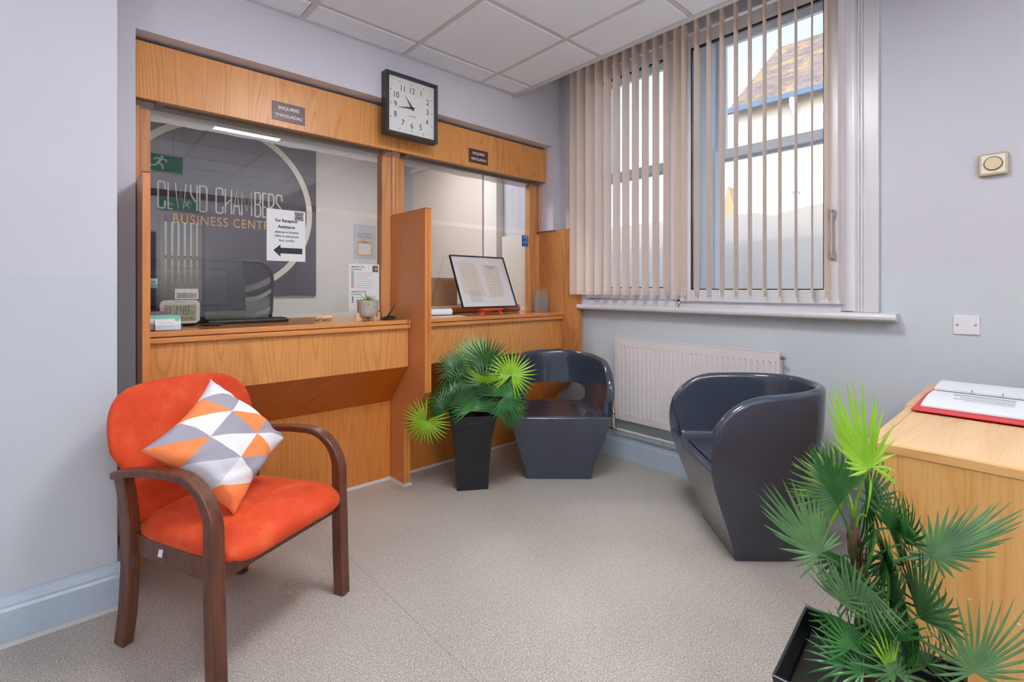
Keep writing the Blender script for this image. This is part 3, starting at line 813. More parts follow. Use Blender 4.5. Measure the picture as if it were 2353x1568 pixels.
# fire evacuation notice
r = thing('fire_notice', 'white Emergency Fire Evacuation sheet behind the small succulent', 'notice', (1.347, NY, 1.22), static=True)
bm = new(); box(bm, 1.248, 1.446, NY, NY + .0006, 1.075, 1.366); obj('sheet', bm, M['paper'], r)
textmesh('EMERGENCY FIRE', .0115, M['ink'], front(1.262, NY - .0003, 1.347), r, align='LEFT', bold=.0002, squash=.95)
textmesh('EVACUATION', .0115, M['ink'], front(1.262, NY - .0003, 1.331), r, align='LEFT', bold=.0002, squash=.95)
textmesh('ASSISTANCE TO LEAVE', .0105, M['ink'], front(1.262, NY - .0003, 1.195), r, align='LEFT', bold=.0002, squash=.9)
textmesh('EVACUATION', .0105, M['ink'], front(1.262, NY - .0003, 1.179), r, align='LEFT', bold=.0002, squash=.95)
bm = new(); flatpoly(bm, front(0, NY, 0), [(1.400, 1.318), (1.438, 1.318), (1.438, 1.358), (1.400, 1.358)]); lg = obj('printed_emblem', bm, plain('emblem_slate', (96, 100, 104), .6), r)
bm = new(); flatpoly(bm, front(1.424, NY - .0007, 1.338), [(.009 * math.cos(a * PI / 4), .007 * math.sin(a * PI / 4)) for a in range(8)]); obj('emblem_spot', bm, plain('emblem_amber', (226, 164, 90), .6), lg)
GRN = plain('icon_green', (58, 122, 84), .6); RED = plain('icon_red', (206, 66, 60), .6)
for q in range(8):
    bm = new(); z = 1.316 - q * .0132; flatpoly(bm, front(0, NY, 0), [(1.263, z - .0045), (1.278, z - .0045), (1.278, z + .0045), (1.263, z + .0045)]); ic = obj('safety_icon', bm, GRN if q < 6 else RED, r)
    bm = new(); flatpoly(bm, front(0, NY - .0006, 0), [(1.267, z - .001), (1.274, z - .003), (1.272, z + .002), (1.268, z + .003)], .0003); obj('icon_mark', bm, M['paper'], ic)
bm = new(); random.seed(2)
for q in range(8):
    z = 1.312 - q * .0132; flatpoly(bm, front(0, NY, 0), [(1.286, z - .0008), (1.286 + random.uniform(.07, .125), z - .0008), (1.40, z + .0008), (1.286, z + .0008)])
for q in range(3):
    z = 1.158 - q * .0132; flatpoly(bm, front(0, NY, 0), [(1.286, z - .0008), (1.42, z - .0008), (1.42, z + .0008), (1.286, z + .0008)])
obj('small_print', bm, M['inkgrey'], r)
for q, cc in enumerate((GRN, plain('icon_blue', (48, 96, 160), .6), RED)):
    bm = new(); flatpoly(bm, front(1.271, NY, 1.160 - q * .0135), [(.0055 * math.cos(a * PI / 6), .0055 * math.sin(a * PI / 6)) for a in range(12)]); obj('safety_icon', bm, cc, r)
# review leaflet behind the glass
ry = GY + .012
r = thing('review_leaflet', 'pale grey Reviews Really Help leaflet with an orange square, above the fire notice', 'leaflet', (1.363, ry, 1.5), static=True)
bm = new(); box(bm, 1.283, 1.433, ry, ry + .0006, 1.398, 1.612); obj('sheet', bm, plain('leaflet_lilac_grey', (198, 200, 208), .6), r)
for s_, z_ in (('Reviews Really Help', 1.554), ('Small Businesses Like', 1.537), ('Us', 1.520)): textmesh(s_, .0135, M['inkgrey'], front(1.356, ry - .0003, z_), r, squash=.80)
bm = new(); stroke(bm, front(1.358, ry - .0002, 1.590), [(.050 * math.cos(a), .034 * math.sin(a)) for a in [PI * .90 + .23 * q for q in range(7)]], .0022, .0003)
stroke(bm, front(1.358, ry - .0002, 1.590), [(.050 * math.cos(a), .034 * math.sin(a)) for a in [PI * .10 - .23 * q for q in range(7)]], .0022, .0003); obj('emblem_ring', bm, M['lettering'], r)
bm = new(); flatpoly(bm, front(0, ry, 0), [(1.308, 1.420), (1.403, 1.420), (1.403, 1.511), (1.308, 1.511)], .0004); sq = obj('orange_square', bm, plain('leaflet_orange', (240, 178, 80), .6), r)
textmesh('Scan Me', .0115, M['ink'], front(1.356, ry - .0009, 1.503), sq, squash=.9)
bm = new(); flatpoly(bm, front(0, ry - .0006, 0), [(1.315, 1.427), (1.396, 1.427), (1.396, 1.495), (1.315, 1.495)], .0003); obj('blank_white_square', bm, M['paper'], sq)
# hearing loop sticker
r = thing('hearing_loop_sticker', 'small blue hearing loop sticker at the right edge of the right screen', 'sticker', (2.724, NY, 1.6), static=True)
bm = new(); box(bm, 2.688, 2.756, NY, NY + .0006, 1.556, 1.645); obj('sticker_sheet', bm, plain('sticker_blue', (22, 110, 190), .4), r, bevel=.0002)
bm = new(); stroke(bm, front(2.723, NY - .0004, 1.612), [(-.018, .006), (-.014, .018), (0, .024), (.014, .018), (.018, .004), (.010, -.012), (.004, -.024), (-.004, -.028)], .0045, .0003)
stroke(bm, front(2.723, NY - .0004, 1.612), [(-.012, -.020), (-.022, -.030)], .007, .0003); stroke(bm, front(2.723, NY - .0004, 1.612), [(.018, .022), (.024, .030)], .004, .0003); obj('ear_symbol', bm, M['lettering'], r)
textmesh('T', .016, M['lettering'], front(2.746, NY - .0005, 1.584), r)

# ================================================================== wall clock
r = thing('wall_clock', 'square black framed analogue clock on the wall above the middle partition', 'clock', (1.549, 2.65, 2.32), static=True)
cx0, cx1, cz0, cz1 = 1.369, 1.729, 2.134, 2.508
bm = new(); t = .021
pts_o = [(cx0, cz0), (cx1, cz0), (cx1, cz1), (cx0, cz1)]; pts_i = [(cx0 + t, cz0 + t), (cx1 - t, cz0 + t), (cx1 - t, cz1 - t), (cx0 + t, cz1 - t)]
def rg(pts, y): return [bm.verts.new((x, y, z)) for x, z in pts]
A = rg(pts_o, 2.678); B = rg([(x + (.002 if x < 1.5 else -.002), z + (.002 if z < 2.3 else -.002)) for x, z in pts_o], 2.618); Cc = rg(pts_i, 2.622); D = rg(pts_i, 2.634)
for P, Q in ((A, B), (B, Cc), (Cc, D)):
    for k_ in range(4): bm.faces.new((P[k_], P[(k_ + 1) % 4], Q[(k_ + 1) % 4], Q[k_]))
bm.faces.new(A)
obj('clock_frame', bm, plain('charcoal_frame', (52, 52, 58), .4), r)
bm = new(); box(bm, cx0 + t - .001, cx1 - t + .001, 2.634, 2.640, cz0 + t - .001, cz1 - t + .001); face = obj('dial_face', bm, plain('dial_white', (232, 231, 228), .5), r)
mx, mz = (cx0 + cx1) / 2, (cz0 + cz1) / 2; hy_ = 2.6335
pos = {12: (0, .105), 1: (.065, .105), 2: (.112, .062), 3: (.112, 0), 4: (.108, -.062), 5: (.062, -.105), 6: (0, -.108), 7: (-.062, -.102), 8: (-.112, -.062), 9: (-.112, 0), 10: (-.108, .056), 11: (-.062, .105)}
for n_, (dx, dz) in pos.items(): textmesh(str(n_), .050, M['ink'], front(mx + dx, hy_, mz + dz), face, name='numeral', extrude=.0003, squash=.85)
textmesh('LONDON', .0125, M['inkgrey'], front(mx + .002, hy_, mz - .050), face, extrude=.0003)
bm = new(); E_ = .147
for q in range(60):
    a = 2 * PI * q / 60; dx, dz = math.sin(a), math.cos(a); s_ = E_ / max(abs(dx), abs(dz)); L_ = .010 if q % 5 == 0 else .008; w_ = .004 if q % 5 == 0 else .0008
    stroke(bm, front(mx, hy_, mz), [(dx * s_, dz * s_), (dx * (s_ - L_), dz * (s_ - L_))], w_, .0003)
obj('minute_marks', bm, M['ink'], face)
def hand(ang, L_, w_, y, nm):
    bm = new(); d = Vector((math.sin(ang), math.cos(ang))); nn = Vector((d.y, -d.x))
    flatpoly(bm, front(mx, y, mz), [tuple(-d * .018 + nn * w_ * .6), tuple(-d * .018 - nn * w_ * .6), tuple(-nn * w_), tuple(d * L_), tuple(nn * w_)], .0008); obj(nm, bm, M['ink'], r)
hand(math.radians(262), .108, .0052, 2.6275, 'minute_hand'); hand(math.radians(-36), .082, .0062, 2.6295, 'hour_hand')
bm = new(); tube(bm, [(mx, 2.634, mz), (mx, 2.6255, mz)], .005, 12); obj('hand_hub', bm, M['ink'], r)
bm = new(); box(bm, cx0 + t, cx1 - t, 2.6235, 2.6245, cz0 + t, cz1 - t); obj('cover_glass', bm, glass_mat('clock_glass', .03), r)

# ================================================================== the office behind the screens
bm = new(); box(bm, -.6, 3.32, 5.2, 5.35, 0, 3.1); struct('wall_office_back', bm, M['cream'])
bm = new(); box(bm, -.7, -.6, 2.97, 5.35, 0, 3.1); struct('wall_office_left', bm, M['cream'])
bm = new(); box(bm, -.6, 2.94, 2.971, 5.2, 2.66, 2.70); struct('ceiling_office', bm, M['tile'])
r = thing('ceiling_light_panel', 'added square ceiling panel, unseen, lighting the office behind the counters', 'ceiling light', (2.0, 3.7, 2.655))  # unseen panel added so the office is lit
bm = new(); box(bm, -.24, .24, -.24, .24, -.006, .004); obj('diffuser', bm, M['led'], r)
# company board with ring and lettering
BYF = 5.17
r = thing('logo_board', 'dark plum board with a large ivory ring reading CLWYD CHAMBERS BUSINESS CENTRE', 'sign board', (.8, 5.185, 1.144), static=True)
bm = new(); box(bm, -.30, 1.90, BYF, 5.1995, 1.144, 2.655); bd = obj('board', bm, M['board'], r)
bm = new(); stroke(bm, front(1.049, BYF - .0008, 1.969), [(.781 * math.cos(a * PI / 60), .781 * math.sin(a * PI / 60)) for a in range(120)], .055, .0008, True)
obj('printed_ring', bm, M['boardwhite'], r)
# condensed outline alphabet on a 0..1 x 0..1 cell
GL = {'C': [[(1, .72), (1, .92), (.92, .975), (.75, 1), (.25, 1), (.08, .975), (0, .92), (0, .08), (.08, .025), (.25, 0), (.75, 0), (.92, .025), (1, .08), (1, .28)]],
      'L': [[(0, 1), (0, 0), (.9, 0)]], 'W': [[(0, 1), (.25, 0), (.5, .8), (.75, 0), (1, 1)]],
      'Y': [[(0, 1), (.04, .66), (.22, .54), (1, .30)], [(1, 1), (1, 0)]],
      'D': [[(0, 0), (0, 1), (.7, 1), (.92, .97), (1, .9), (1, .1), (.92, .03), (.7, 0), (0, 0)]],
      'H': [[(0, 1), (0, 0)], [(0, .34), (1, .62)], [(1, 1), (1, 0)]],
      'A': [[(0, 0), (.5, 1), (1, 0)], [(.2, .34), (.8, .34)]],
      'M': [[(0, 0), (0, 1), (.5, .2), (1, 1), (1, 0)]],
      'B': [[(0, 0), (0, 1), (.75, 1), (.95, .88), (.95, .62), (.7, .5), (0, .5)], [(.7, .5), (1, .4), (1, .1), (.75, 0), (0, 0)]],
      'E': [[(.9, 1), (0, 1), (0, 0), (.9, 0)], [(0, .42), (.8, .42)]],
      'R': [[(0, 0), (0, 1), (.75, 1), (1, .88), (1, .6), (.7, .48), (0, .4)], [(.5, .46), (1, 0)]],
      'S': [[(1, .74), (1, .9), (.8, 1), (.2, 1), (0, .9), (0, .66), (1, .36), (1, .1), (.8, 0), (.2, 0), (0, .1), (0, .26)]]}
bm = new()
for c, xa_, xb_ in [("C", 0.551, 0.6), ("L", 0.623, 0.66), ("W", 0.674, 0.754), ("Y", 0.788, 0.837), ("D", 0.858, 0.913), ("C", 0.987, 1.041), ("H", 1.062, 1.112), ("A", 1.128, 1.184), ("M", 1.201, 1.284), ("B", 1.315, 1.364), ("E", 1.384, 1.421), ("R", 1.438, 1.485), ("S", 1.509, 1.56)]:
    for pl in GL[c]: stroke(bm, front(xa_, BYF - .0008, 1.915), [(q_[0] * (xb_ - xa_), q_[1] * .232) for q_ in pl], .0120, .0008)
obj('lettering', bm, M['boardwhite'], r)
textmesh('BUSINESS CENTRE', .118, M['boardyellow'], front(1.075, BYF - .0006, 1.828), r, squash=.80, spacing=1.12)
# blinds and radiator on the office side of the window wall
r = thing('vertical_blind', 'closed cream vertical blind seen through the right glass screen', 'blind', (2.88, 4.2, 2.4), static=True)
bm = new(); box(bm, 2.86, 2.9, 3.6, 4.9, 2.52, 2.56); obj('headrail', bm, M['upvc'], r)
om = bpy.data.meshes.new('office_vane'); b2 = new()
for a, b in ((-.043, 0), (0, .043)): box(b2, a, b, -.0006 - .004, .0006 - .004 if a < 0 else .0006 - .004, 1.06, 2.52)
b2.to_mesh(om); b2.free(); om.materials.append(M['vane'])
for q in range(15):
    v = bpy.data.objects.new('vane', om); link(v); v.parent = r; v.matrix_parent_inverse = Matrix.Translation(-Vector(r['_loc'])); v.location = (2.88, 3.66 + q * .0845, 0); v.rotation_euler = (0, 0, math.radians(90))
bm = new(); box(bm, 2.86, 2.94, 3.38, 3.56, 0, 2.66); struct('trim_5', bm, M['cream'])
# white return panel with cut corner beside the right screen, staff side
bm = new(); prism(bm, [(2.86, 2.98, 1.0275), (2.86, 2.98, 1.68), (2.86, 3.30, 1.68), (2.86, 3.30, 1.30), (2.86, 3.12, 1.0275)], (.02, 0, 0))
tag(obj('side_return_panel', bm, M['cream']), 'pale panel with a cut lower corner behind the right glass screen', 'panel')
# office chair
r = thing('office_chair', 'black mesh backed office swivel chair behind the left glass screen', 'office chair', (.985, 4.15, 0), PI + .15)
def chair_outline(w, z0, z1, rad, k=10): return [(x_, z_ + (z0 + z1) / 2) for x_, z_ in rrect(w, z1 - z0, rad, k)]
bm = new(); pts = chair_outline(.50, .86, 1.425, .16)
def cy(x_, z_): return -.03 - .10 * (x_ / .25) ** 2 + .05 * ((z_ - .86) / .56)
tube(bm, [(x_, cy(x_, z_), z_) for x_, z_ in pts] + [(pts[0][0], cy(*pts[0]), pts[0][1])], .014, 8); obj('back_frame', bm, M['blackmat'], r, smooth=True)
def meshfab():
    t = NT('black_mesh_fabric'); d = t.n('ShaderNodeBsdfDiffuse'); d.inputs[0].default_value = s2l((44, 44, 48)); tr = t.n('ShaderNodeBsdfTransparent')
    v = t.n('ShaderNodeTexChecker'); v.inputs['Scale'].default_value = 500; t.l(t.coord(), v.inputs[0])
    mx = t.n('ShaderNodeMixShader'); t.l(t.math('ADD', t.math('MULTIPLY', v.outputs['Fac'], .3), .62), mx.inputs[0]); t.l(tr.outputs[0], mx.inputs[1]); t.l(d.outputs[0], mx.inputs[2]); t.l(mx.outputs[0], t.out.inputs[0]); return t.m
bm = new(); N_ = 12; grid = []
for i in range(N_ + 1):
    z_ = .87 + .545 * i / N_; hw = .24 if .2 < i / N_ < .8 else .24 - .10 * (1 - math.sqrt(max(0, 1 - ((abs(i / N_ - .5) - .3) / .2) ** 2)))
    grid.append([bm.verts.new((hw * (2 * j / 10 - 1), cy(hw * (2 * j / 10 - 1), z_), z_)) for j in range(11)])
for a, b in zip(grid, grid[1:]):
    for j in range(10): bm.faces.new((a[j], a[j + 1], b[j + 1], b[j]))
obj('back_mesh', bm, meshfab(), r, smooth=True)
bm = new()
for zc, am in ((1.20, .07), (1.05, .05)):
    strip_path(bm, [((x_, cy(x_, zc) + .02, zc - am * math.cos(x_ / .23 * PI / 2)), (0, .3, 1)) for x_ in [(-.22 + .044 * k_) for k_ in range(11)]], (0, .012, 0), .035)
obj('lumbar_straps', bm, plain('grey_strap', (150, 148, 140), .7), r)
bm = new(); lathe(bm, [(.05, .62), (.24, .62), (.25, .66), (.22, .70), (.05, .71)], (0, .24, 0), 24); obj('seat', bm, M['blackmat'], r, smooth=True)
bm = new(); tube(bm, [(0, -.03, .88), (0, .02, .66), (0, .2, .63)], .02, 8); obj('back_stem', bm, M['black'], r)
for sx in (-1, 1):
    bm = new(); box(bm, sx * .30 - .045, sx * .30 + .045, .08, .34, .875, .895); tube(bm, [(sx * .30, .2, .88), (sx * .30, .2, .66), (sx * .1, .2, .63)], .018, 8); obj('armrest', bm, M['blackmat'], r, bevel=.006)
bm = new(); tube(bm, [(0, .24, .62), (0, .24, .10)], .025, 12); obj('gas_column', bm, M['black'], r)
for q in range(5):
    a = q * 2 * PI / 5; bm = new(); tube(bm, [(0, .24, .11), (.28 * math.cos(a), .24 + .28 * math.sin(a), .07)], [.025, .015], 8); tube(bm, [(.28 * math.cos(a) - .01, .24 + .28 * math.sin(a), .03), (.28 * math.cos(a) + .01, .24 + .28 * math.sin(a), .03)], .03, 12); obj('leg', bm, M['black'], r)
# monitor seen from behind
r = thing('computer_monitor', 'black computer monitor with back turned and barcode labels, behind the glass', 'monitor', (.50, 3.16, 1.0272), -.10)
bm = new(); prism(bm, [(-.26, .012, .06), (.25, .012, .06), (.235, .012, .345), (-.26, .012, .345)], (0, -.022, 0)); obj('screen_housing', bm, M['black'], r, bevel=.006)
bm = new(); prism(bm, [(-.21, -.010, .09), (.17, -.010, .09), (.16, -.010, .30), (-.21, -.010, .30)], (0, -.03, 0)); bk = obj('rear_bulge', bm, M['black'], r, bevel=.01)
bm = new()
for q in range(46): box(bm, -.20 + q * .0078, -.197 + q * .0078, -.0412, -.0402, .262, .288)
obj('vent_grille', bm, plain('vent_grey', (70, 72, 78), .5), bk)
bm = new(); box(bm, -.03, .03, -.03, -.005, .004, .10); box(bm, -.13, .13, -.09, .09, 0.0005, .008); obj('stand', bm, M['black'], r, bevel=.002)
for (a, b, c_, d, m_) in ((-.235, -.165, .208, .240, 'paper'), (-.215, -.165, .190, .206, 'grn'), (-.09, .015, .130, .186, 'paper')):
    bm = new(); box(bm, a, b, -.0418, -.0410, c_, d); lb = obj('asset_label', bm, M['paper'] if m_ == 'paper' else plain('label_green', (120, 200, 160), .5), bk)
    if m_ == 'paper':
        bm = new(); random.seed(int(a * 1000)); xx = a + .008
        while xx < b - .01:
            w_ = random.choice((.001, .002, .003)); box(bm, xx, xx + w_, -.0422, -.0418, c_ + .006, c_ + (d - c_) * .6); xx += w_ + .0015
        obj('barcode', bm, M['ink'], lb)
# low black keyboard tray / scanner
r = thing('keyboard', 'flat black keyboard lying on the counter below the glass', 'keyboard', (.72, 2.98, 1.0268), 0)
bm = new(); prism(bm, [(-.20, -.06, 0), (.20, -.06, 0), (.20, .08, 0), (-.20, .08, 0)], (0, 0, .018)); kb = obj('keyboard_base', bm, M['black'], r, bevel=.004)
bm = new()
for i in range(22):
    for j in range(6): box(bm, -.193 + i * .0176, -.179 + i * .0176, -.05 + j * .021, -.033 + j * .021, .018, .023)
obj('keys', bm, M['blackmat'], kb)
r = thing('paper_dish', 'small shallow dark dish in front of the keyboard', 'dish', (.53, 2.885, 1.0268)); bm = new(); lathe(bm, [(.01, 0), (.045, .002), (.052, .008), (.048, .009), (.04, .005), (.01, .004)], n=28); obj('dish_body', bm, plain('smoked_dish', (70, 66, 64), .3), r, smooth=True)
# box and rolled papers behind the right screen
r = thing('cardboard_box', 'upright brown box standing behind the right glass screen', 'box', (2.14, 3.16, 1.0268), static=True)
bm = new(); box(bm, 1.96, 2.225, 3.10, 3.25, 1.0268, 1.297); obj('carton', bm, plain('kraft_card', (170, 138, 98), .8, noise_amt=.06), r, bevel=.002)
bm = new(); box(bm, 1.959, 2.226, 3.099, 3.251, 1.27, 1.273); obj('lid_seam', bm, plain('kraft_edge', (140, 108, 72), .8), r)
r = thing('cardboard_tube', 'long brown cardboard tube lying behind the framed document', 'cardboard tube', (2.3, 2.96, 1.0568), static=True)
bm = new(); tube(bm, [(1.86, 3.00, 1.0575), (2.70, 2.93, 1.0575)], .030, 28); obj('tube_body', bm, plain('kraft_tube', (166, 118, 84), .7), r, smooth=True, auto=.6)
bm = new(); tube(bm, [(2.698, 2.9305, 1.0575), (2.712, 2.929, 1.0575)], .0302, 28); obj('end_cap', bm, plain('grey_cap', (150, 148, 146), .5), r)
r = thing('rolled_paper', 'white rolled paper beside the partition on the right counter', 'rolled paper', (1.85, 2.80, 1.05), static=True)
bm = new(); n = 60; R_ = []
for k_ in range(n + 1):
    a = k_ / n * 2 * PI * 2.3; rr = .016 + .012 * k_ / n; R_.append((rr * math.cos(a), rr * math.sin(a)))
A = [bm.verts.new((1.70, 2.795 + a, 1.0555 + b)) for a, b in R_]; B = [bm.verts.new((1.935, 2.775 + a, 1.0555 + b)) for a, b in R_]
for k_ in range(n): bm.faces.new((A[k_], A[k_ + 1], B[k_ + 1], B[k_]))
obj('sheet_roll', bm, M['paper'], r, smooth=True)
bm = new(); box(bm, 1.66, 1.99, 2.68, 2.755, 1.0268, 1.0285); tag(obj('loose_paper', bm, M['paper']), 'flat white papers lying on the right counter by the roll', 'paper')

# ================================================================== things on the left counter
r = thing('digital_clock', 'silver PRECISION digital clock showing 11:48 at the left end of the counter', 'digital clock', (.40, 2.915, 1.0268), -.05)
bm = new()
def plate(bm, w, h, rad, y0, y1, z, lean=.0):
    pts = rrect(w, h, rad, 8); prism(bm, [(x_, y0 + (z_ + h / 2) * lean, z + z_ + h / 2) for x_, z_ in pts], (0, y1 - y0, 0))
plate(bm, .166, .118, .024, -.012, .010, .012); hs = obj('housing', bm, plain('silver_plastic', (206, 198, 190), .35, .3), r, bevel=.003)
bm = new(); plate(bm, .132, .080, .003, -.0135, -.0115, .026); lcd = obj('lcd_screen', bm, plain('lcd_olive', (150, 154, 112), .3), hs)
LC = plain('lcd_digit', (62, 66, 52), .5)
SEG = {'1': 'bc', '4': 'bcfg', '8': 'abcdefg', '0': 'abcdef', '9': 'abcdfg', '5': 'acdfg', '6': 'acdefg'}
def digit(bm, ch, x_, z_, w_, h_, t_, y_=-.0139):
    s = .25 * w_ * .4
    pl = {'a': ((0, h_), (w_, h_)), 'b': ((w_, h_), (w_, h_ / 2)), 'c': ((w_, h_ / 2), (w_, 0)), 'd': ((0, 0), (w_, 0)), 'e': ((0, 0), (0, h_ / 2)), 'f': ((0, h_ / 2), (0, h_)), 'g': ((0, h_ / 2), (w_, h_ / 2))}
    for q in SEG[ch]:
        (a, b), (c_, d) = pl[q]; sl = .12
        stroke(bm, ((x_, y_, z_), (1, 0, 0), (0, 0, 1)), [(a + b * sl, b), (c_ + d * sl, d)], t_, .0003)
bm = new()
for ch, x_ in (('1', -.058), ('1', -.030), ('4', -.002), ('8', .020)): digit(bm, ch, x_, .058, .013, .040, .004)
for z_ in (.070, .084): flatpoly(bm, ((-.0085, -.0139, z_), (1, 0, 0), (0, 0, 1)), [(-.0015, -.0015), (.0015, -.0015), (.0015, .0015), (-.0015, .0015)], .0003)
for ch, x_ in (('0', .043), ('9', .052)): digit(bm, ch, x_, .058, .006, .014, .0014)
for k_, ch in enumerate('0954111 16'.replace(' ', '')): digit(bm, ch, -.040 + k_ * .0105, .033, .006, .014, .0014)
obj('time_digits', bm, LC, lcd)
textmesh('PRECISION', .0085, M['ink'], ((0, -.0125, .121), (1, 0, 0), (0, 0, 1)), hs, spacing=1.25)
bm = new(); plate(bm, .19, .13, .045, .012, .045, 0); obj('black_back_stand', bm, M['black'], r, bevel=.006)
# card holders with appointment cards
def card_holder(name, label, x_, y_, z_, rz, purple):
    r = thing(name, label, 'card holder', (x_, y_, z_), rz, 'acrylic business card holders')
    bm = new()
    for (q, oz) in ((0, 0),):
        box(bm, -.052, .052, -.024, -.022, 0, .026); box(bm, -.052, .052, .016, .018, 0, .050); box(bm, -.052, -.050, -.022, .016, 0, .030); box(bm, .050, .052, -.022, .016, 0, .030); box(bm, -.05, .05, -.022, .016, 0, .002)
    obj('acrylic_tray', bm, M['acrylic'], r)
    bm = new(); prism(bm, [(-.047, -.016, .003), (.047, -.016, .003), (.047, .008, .066), (-.047, .008, .066)], (0, .010, 0)); cs = obj('card_stack', bm, M['paper'], r)
    tl = plain('card_teal', (104, 192, 170), .5)
    bm = new(); yy = lambda z__: -.016 + (z__ - .003) * .381 - .0006
    prism(bm, [(-.047, yy(.052), .052), (.047, yy(.052), .052), (.047, yy(.0662), .0662), (-.047, yy(.0662), .0662)], (0, .0005, 0)); obj('teal_heading', bm, tl, cs)
    bm = new(); prism(bm, [(.034 + .0085 * math.cos(a * PI / 8), yy(.048 + .0085 * math.sin(a * PI / 8)) - .0006, .048 + .0085 * math.sin(a * PI / 8)) for a in range(16)], (0, .0005, 0)); obj('teal_roundel', bm, tl, cs)
    bm = new(); 
    for z__ in (.020, .034): prism(bm, [(-.035, yy(z__), z__), (.02, yy(z__), z__), (.02, yy(z__ + .0008), z__ + .0008), (-.035, yy(z__ + .0008), z__ + .0008)], (0, .0004, 0))
    obj('printed_lines', bm, M['inkgrey'], cs)
    return r
card_holder('card_holder', 'front clear card holder full of white and teal cards, left end of the counter', .318, 2.645, 1.0268, .0, False)
card_holder('card_holder', 'card holder with teal topped cards, half hidden behind the front one', .296, 2.705, 1.0268, .0, False)
r = thing('card_holder', 'rearmost card holder with purple cards beside the digital clock', 'card holder', (.285, 2.765, 1.0268), 0, 'acrylic business card holders')
bm = new(); box(bm, -.047, .047, .0, .012, .003, .082); obj('purple_cards', bm, plain('card_mauve', (132, 108, 128), .5), r)
bm = new(); box(bm, -.052, .052, -.006, -.004, 0, .04); box(bm, -.052, .052, .016, .018, 0, .05); box(bm, -.052, .052, -.004, .016, 0, .002); obj('acrylic_tray', bm, M['acrylic'], r)
# succulent in a spotted pot on a small wooden stand
r = thing('potted_succulent', 'small green succulent in a pale grey spotted pot on a wooden stand', 'potted plant', (1.293, 2.70, 1.0268), .12)
bm = new(); prof = [(.030, .022), (.050, .022), (.057, .030), (.060, .050), (.0605, .118), (.0575, .1195), (.0555, .115), (.0555, .105), (.002, .104)]
lathe(bm, prof, n=48)
def potmat():
    t = NT('spotted_grey_pot'); c = t.n('ShaderNodeTexCoord'); sep = t.n('ShaderNodeSeparateXYZ'); t.l(c.outputs['Object'], sep.inputs[0])
    ang = t.math('ARCTAN2', sep.outputs[1], sep.outputs[0]); cm = t.n('ShaderNodeCombineXYZ'); t.l(t.math('MULTIPLY', ang, 9.5), cm.inputs[0]); t.l(t.math('MULTIPLY', sep.outputs[2], 160), cm.inputs[1])
    v = t.n('ShaderNodeTexVoronoi'); v.inputs['Scale'].default_value = 1.0; v.inputs['Randomness'].default_value = .55; t.l(cm.outputs[0], v.inputs['Vector'])
    a = t.ramp(v.outputs['Distance'], [(.20, (232, 230, 222)), (.24, (172, 166, 156))]); t.bsdf(a, .6); return t.m
obj('pot', bm, potmat(), r, smooth=True, auto=.8)
bm = new(); random.seed(4)
for k_ in range(34):
    a = k_ * 2.4; el = .25 + 1.15 * (k_ / 34); L_ = random.uniform(.055, .08) * (1.15 - .25 * k_ / 34); n_ = 6; prev = None
    d0 = Vector((math.cos(a), math.sin(a), 0)); sd_ = Vector((-math.sin(a), math.cos(a), 0))
    for i in range(n_ + 1):
        s_ = i / n_; el_ = el - s_ * (1.4 - .9 * k_ / 34); 
        if i == 0: P_ = Vector((0, 0, .104)) + d0 * .006
        else: P_ = P_ + (d0 * math.cos(el_) + Vector((0, 0, 1)) * math.sin(el_)) * L_ / n_
        w_ = .0055 * (1 - s_) ** .7 + .0003
        cur = (bm.verts.new(P_ + sd_ * w_), bm.verts.new(P_ - Vector((0, 0, .0015 * (1 - s_)))), bm.verts.new(P_ - sd_ * w_))
        if prev: bm.faces.new((prev[0], prev[1], cur[1], cur[0])); bm.faces.new((prev[1], prev[2], cur[2], cur[1]))
        prev = cur
obj('rosette_leaves', bm, leaf_mat('succulent_green', (96, 160, 36), (140, 196, 60)), r, smooth=True)
bm = new(); box(bm, -.080, .080, -.004, .004, 0, .046); box(bm, -.004, .004, -.080, -.0045, 0, .034); box(bm, -.004, .004, .0045, .080, 0, .034)
obj('wooden_stand', bm, plain('pale_beech', (224, 190, 158), .55), r, bevel=.001)
# pen on a chained stand
r = thing('counter_pen', 'black pen in a domed chained holder at the right end of the left counter', 'pen holder', (1.438, 2.715, 1.0268))
bm = new(); lathe(bm, [(.046, 0), (.045, .005), (.036, .014), (.020, .021), (.004, .024)], n=32); obj('domed_base', bm, M['black'], r, smooth=True)
bm = new(); tube(bm, [(-.010, 0, .020), (.006, -.004, .042), (.034, -.012, .088)], [.004, .0045, .003], 10); obj('pen_barrel', bm, M['black'], r, smooth=True)
bm = new(); tube(bm, [(.034, -.012, .088), (.038, -.03, .075), (.046, -.085, .02), (.050, -.115, .006), (.050, -.138, .004), (.050, -.139, -.06), (.052, -.139, -.115), (.057, -.139, -.118), (.058, -.139, -.06), (.056, -.138, .003), (.03, -.06, .002), (.0, -.045, .004)], .0011, 5); obj('ball_chain', bm, M['steel'], r)
# crumpled tan cloth / dried flower
r = thing('seashell', 'small cream and tan shell lying on the counter under the glass', 'shell', (1.10, 2.90, 1.0268))
bm = new()
for sgn, L_, x0_ in ((1, 1, 0), (-1, .7, .045)):
    pts = [(x0_ + .030 * math.cos(a * .5) * (1 - a / 22) - .01, .016 * math.sin(a * .5) * (1 - a / 22), .012 + .006 * math.sin(a * .9)) for a in range(14)]
    tube(bm, pts, [.004 + .009 * math.sin(PI * min(1, (i + 1) / 14)) for i in range(14)], 8)
obj('shell_body', bm, plain('cream_shell', (226, 196, 146), .5, noise_amt=.15), r, smooth=True)

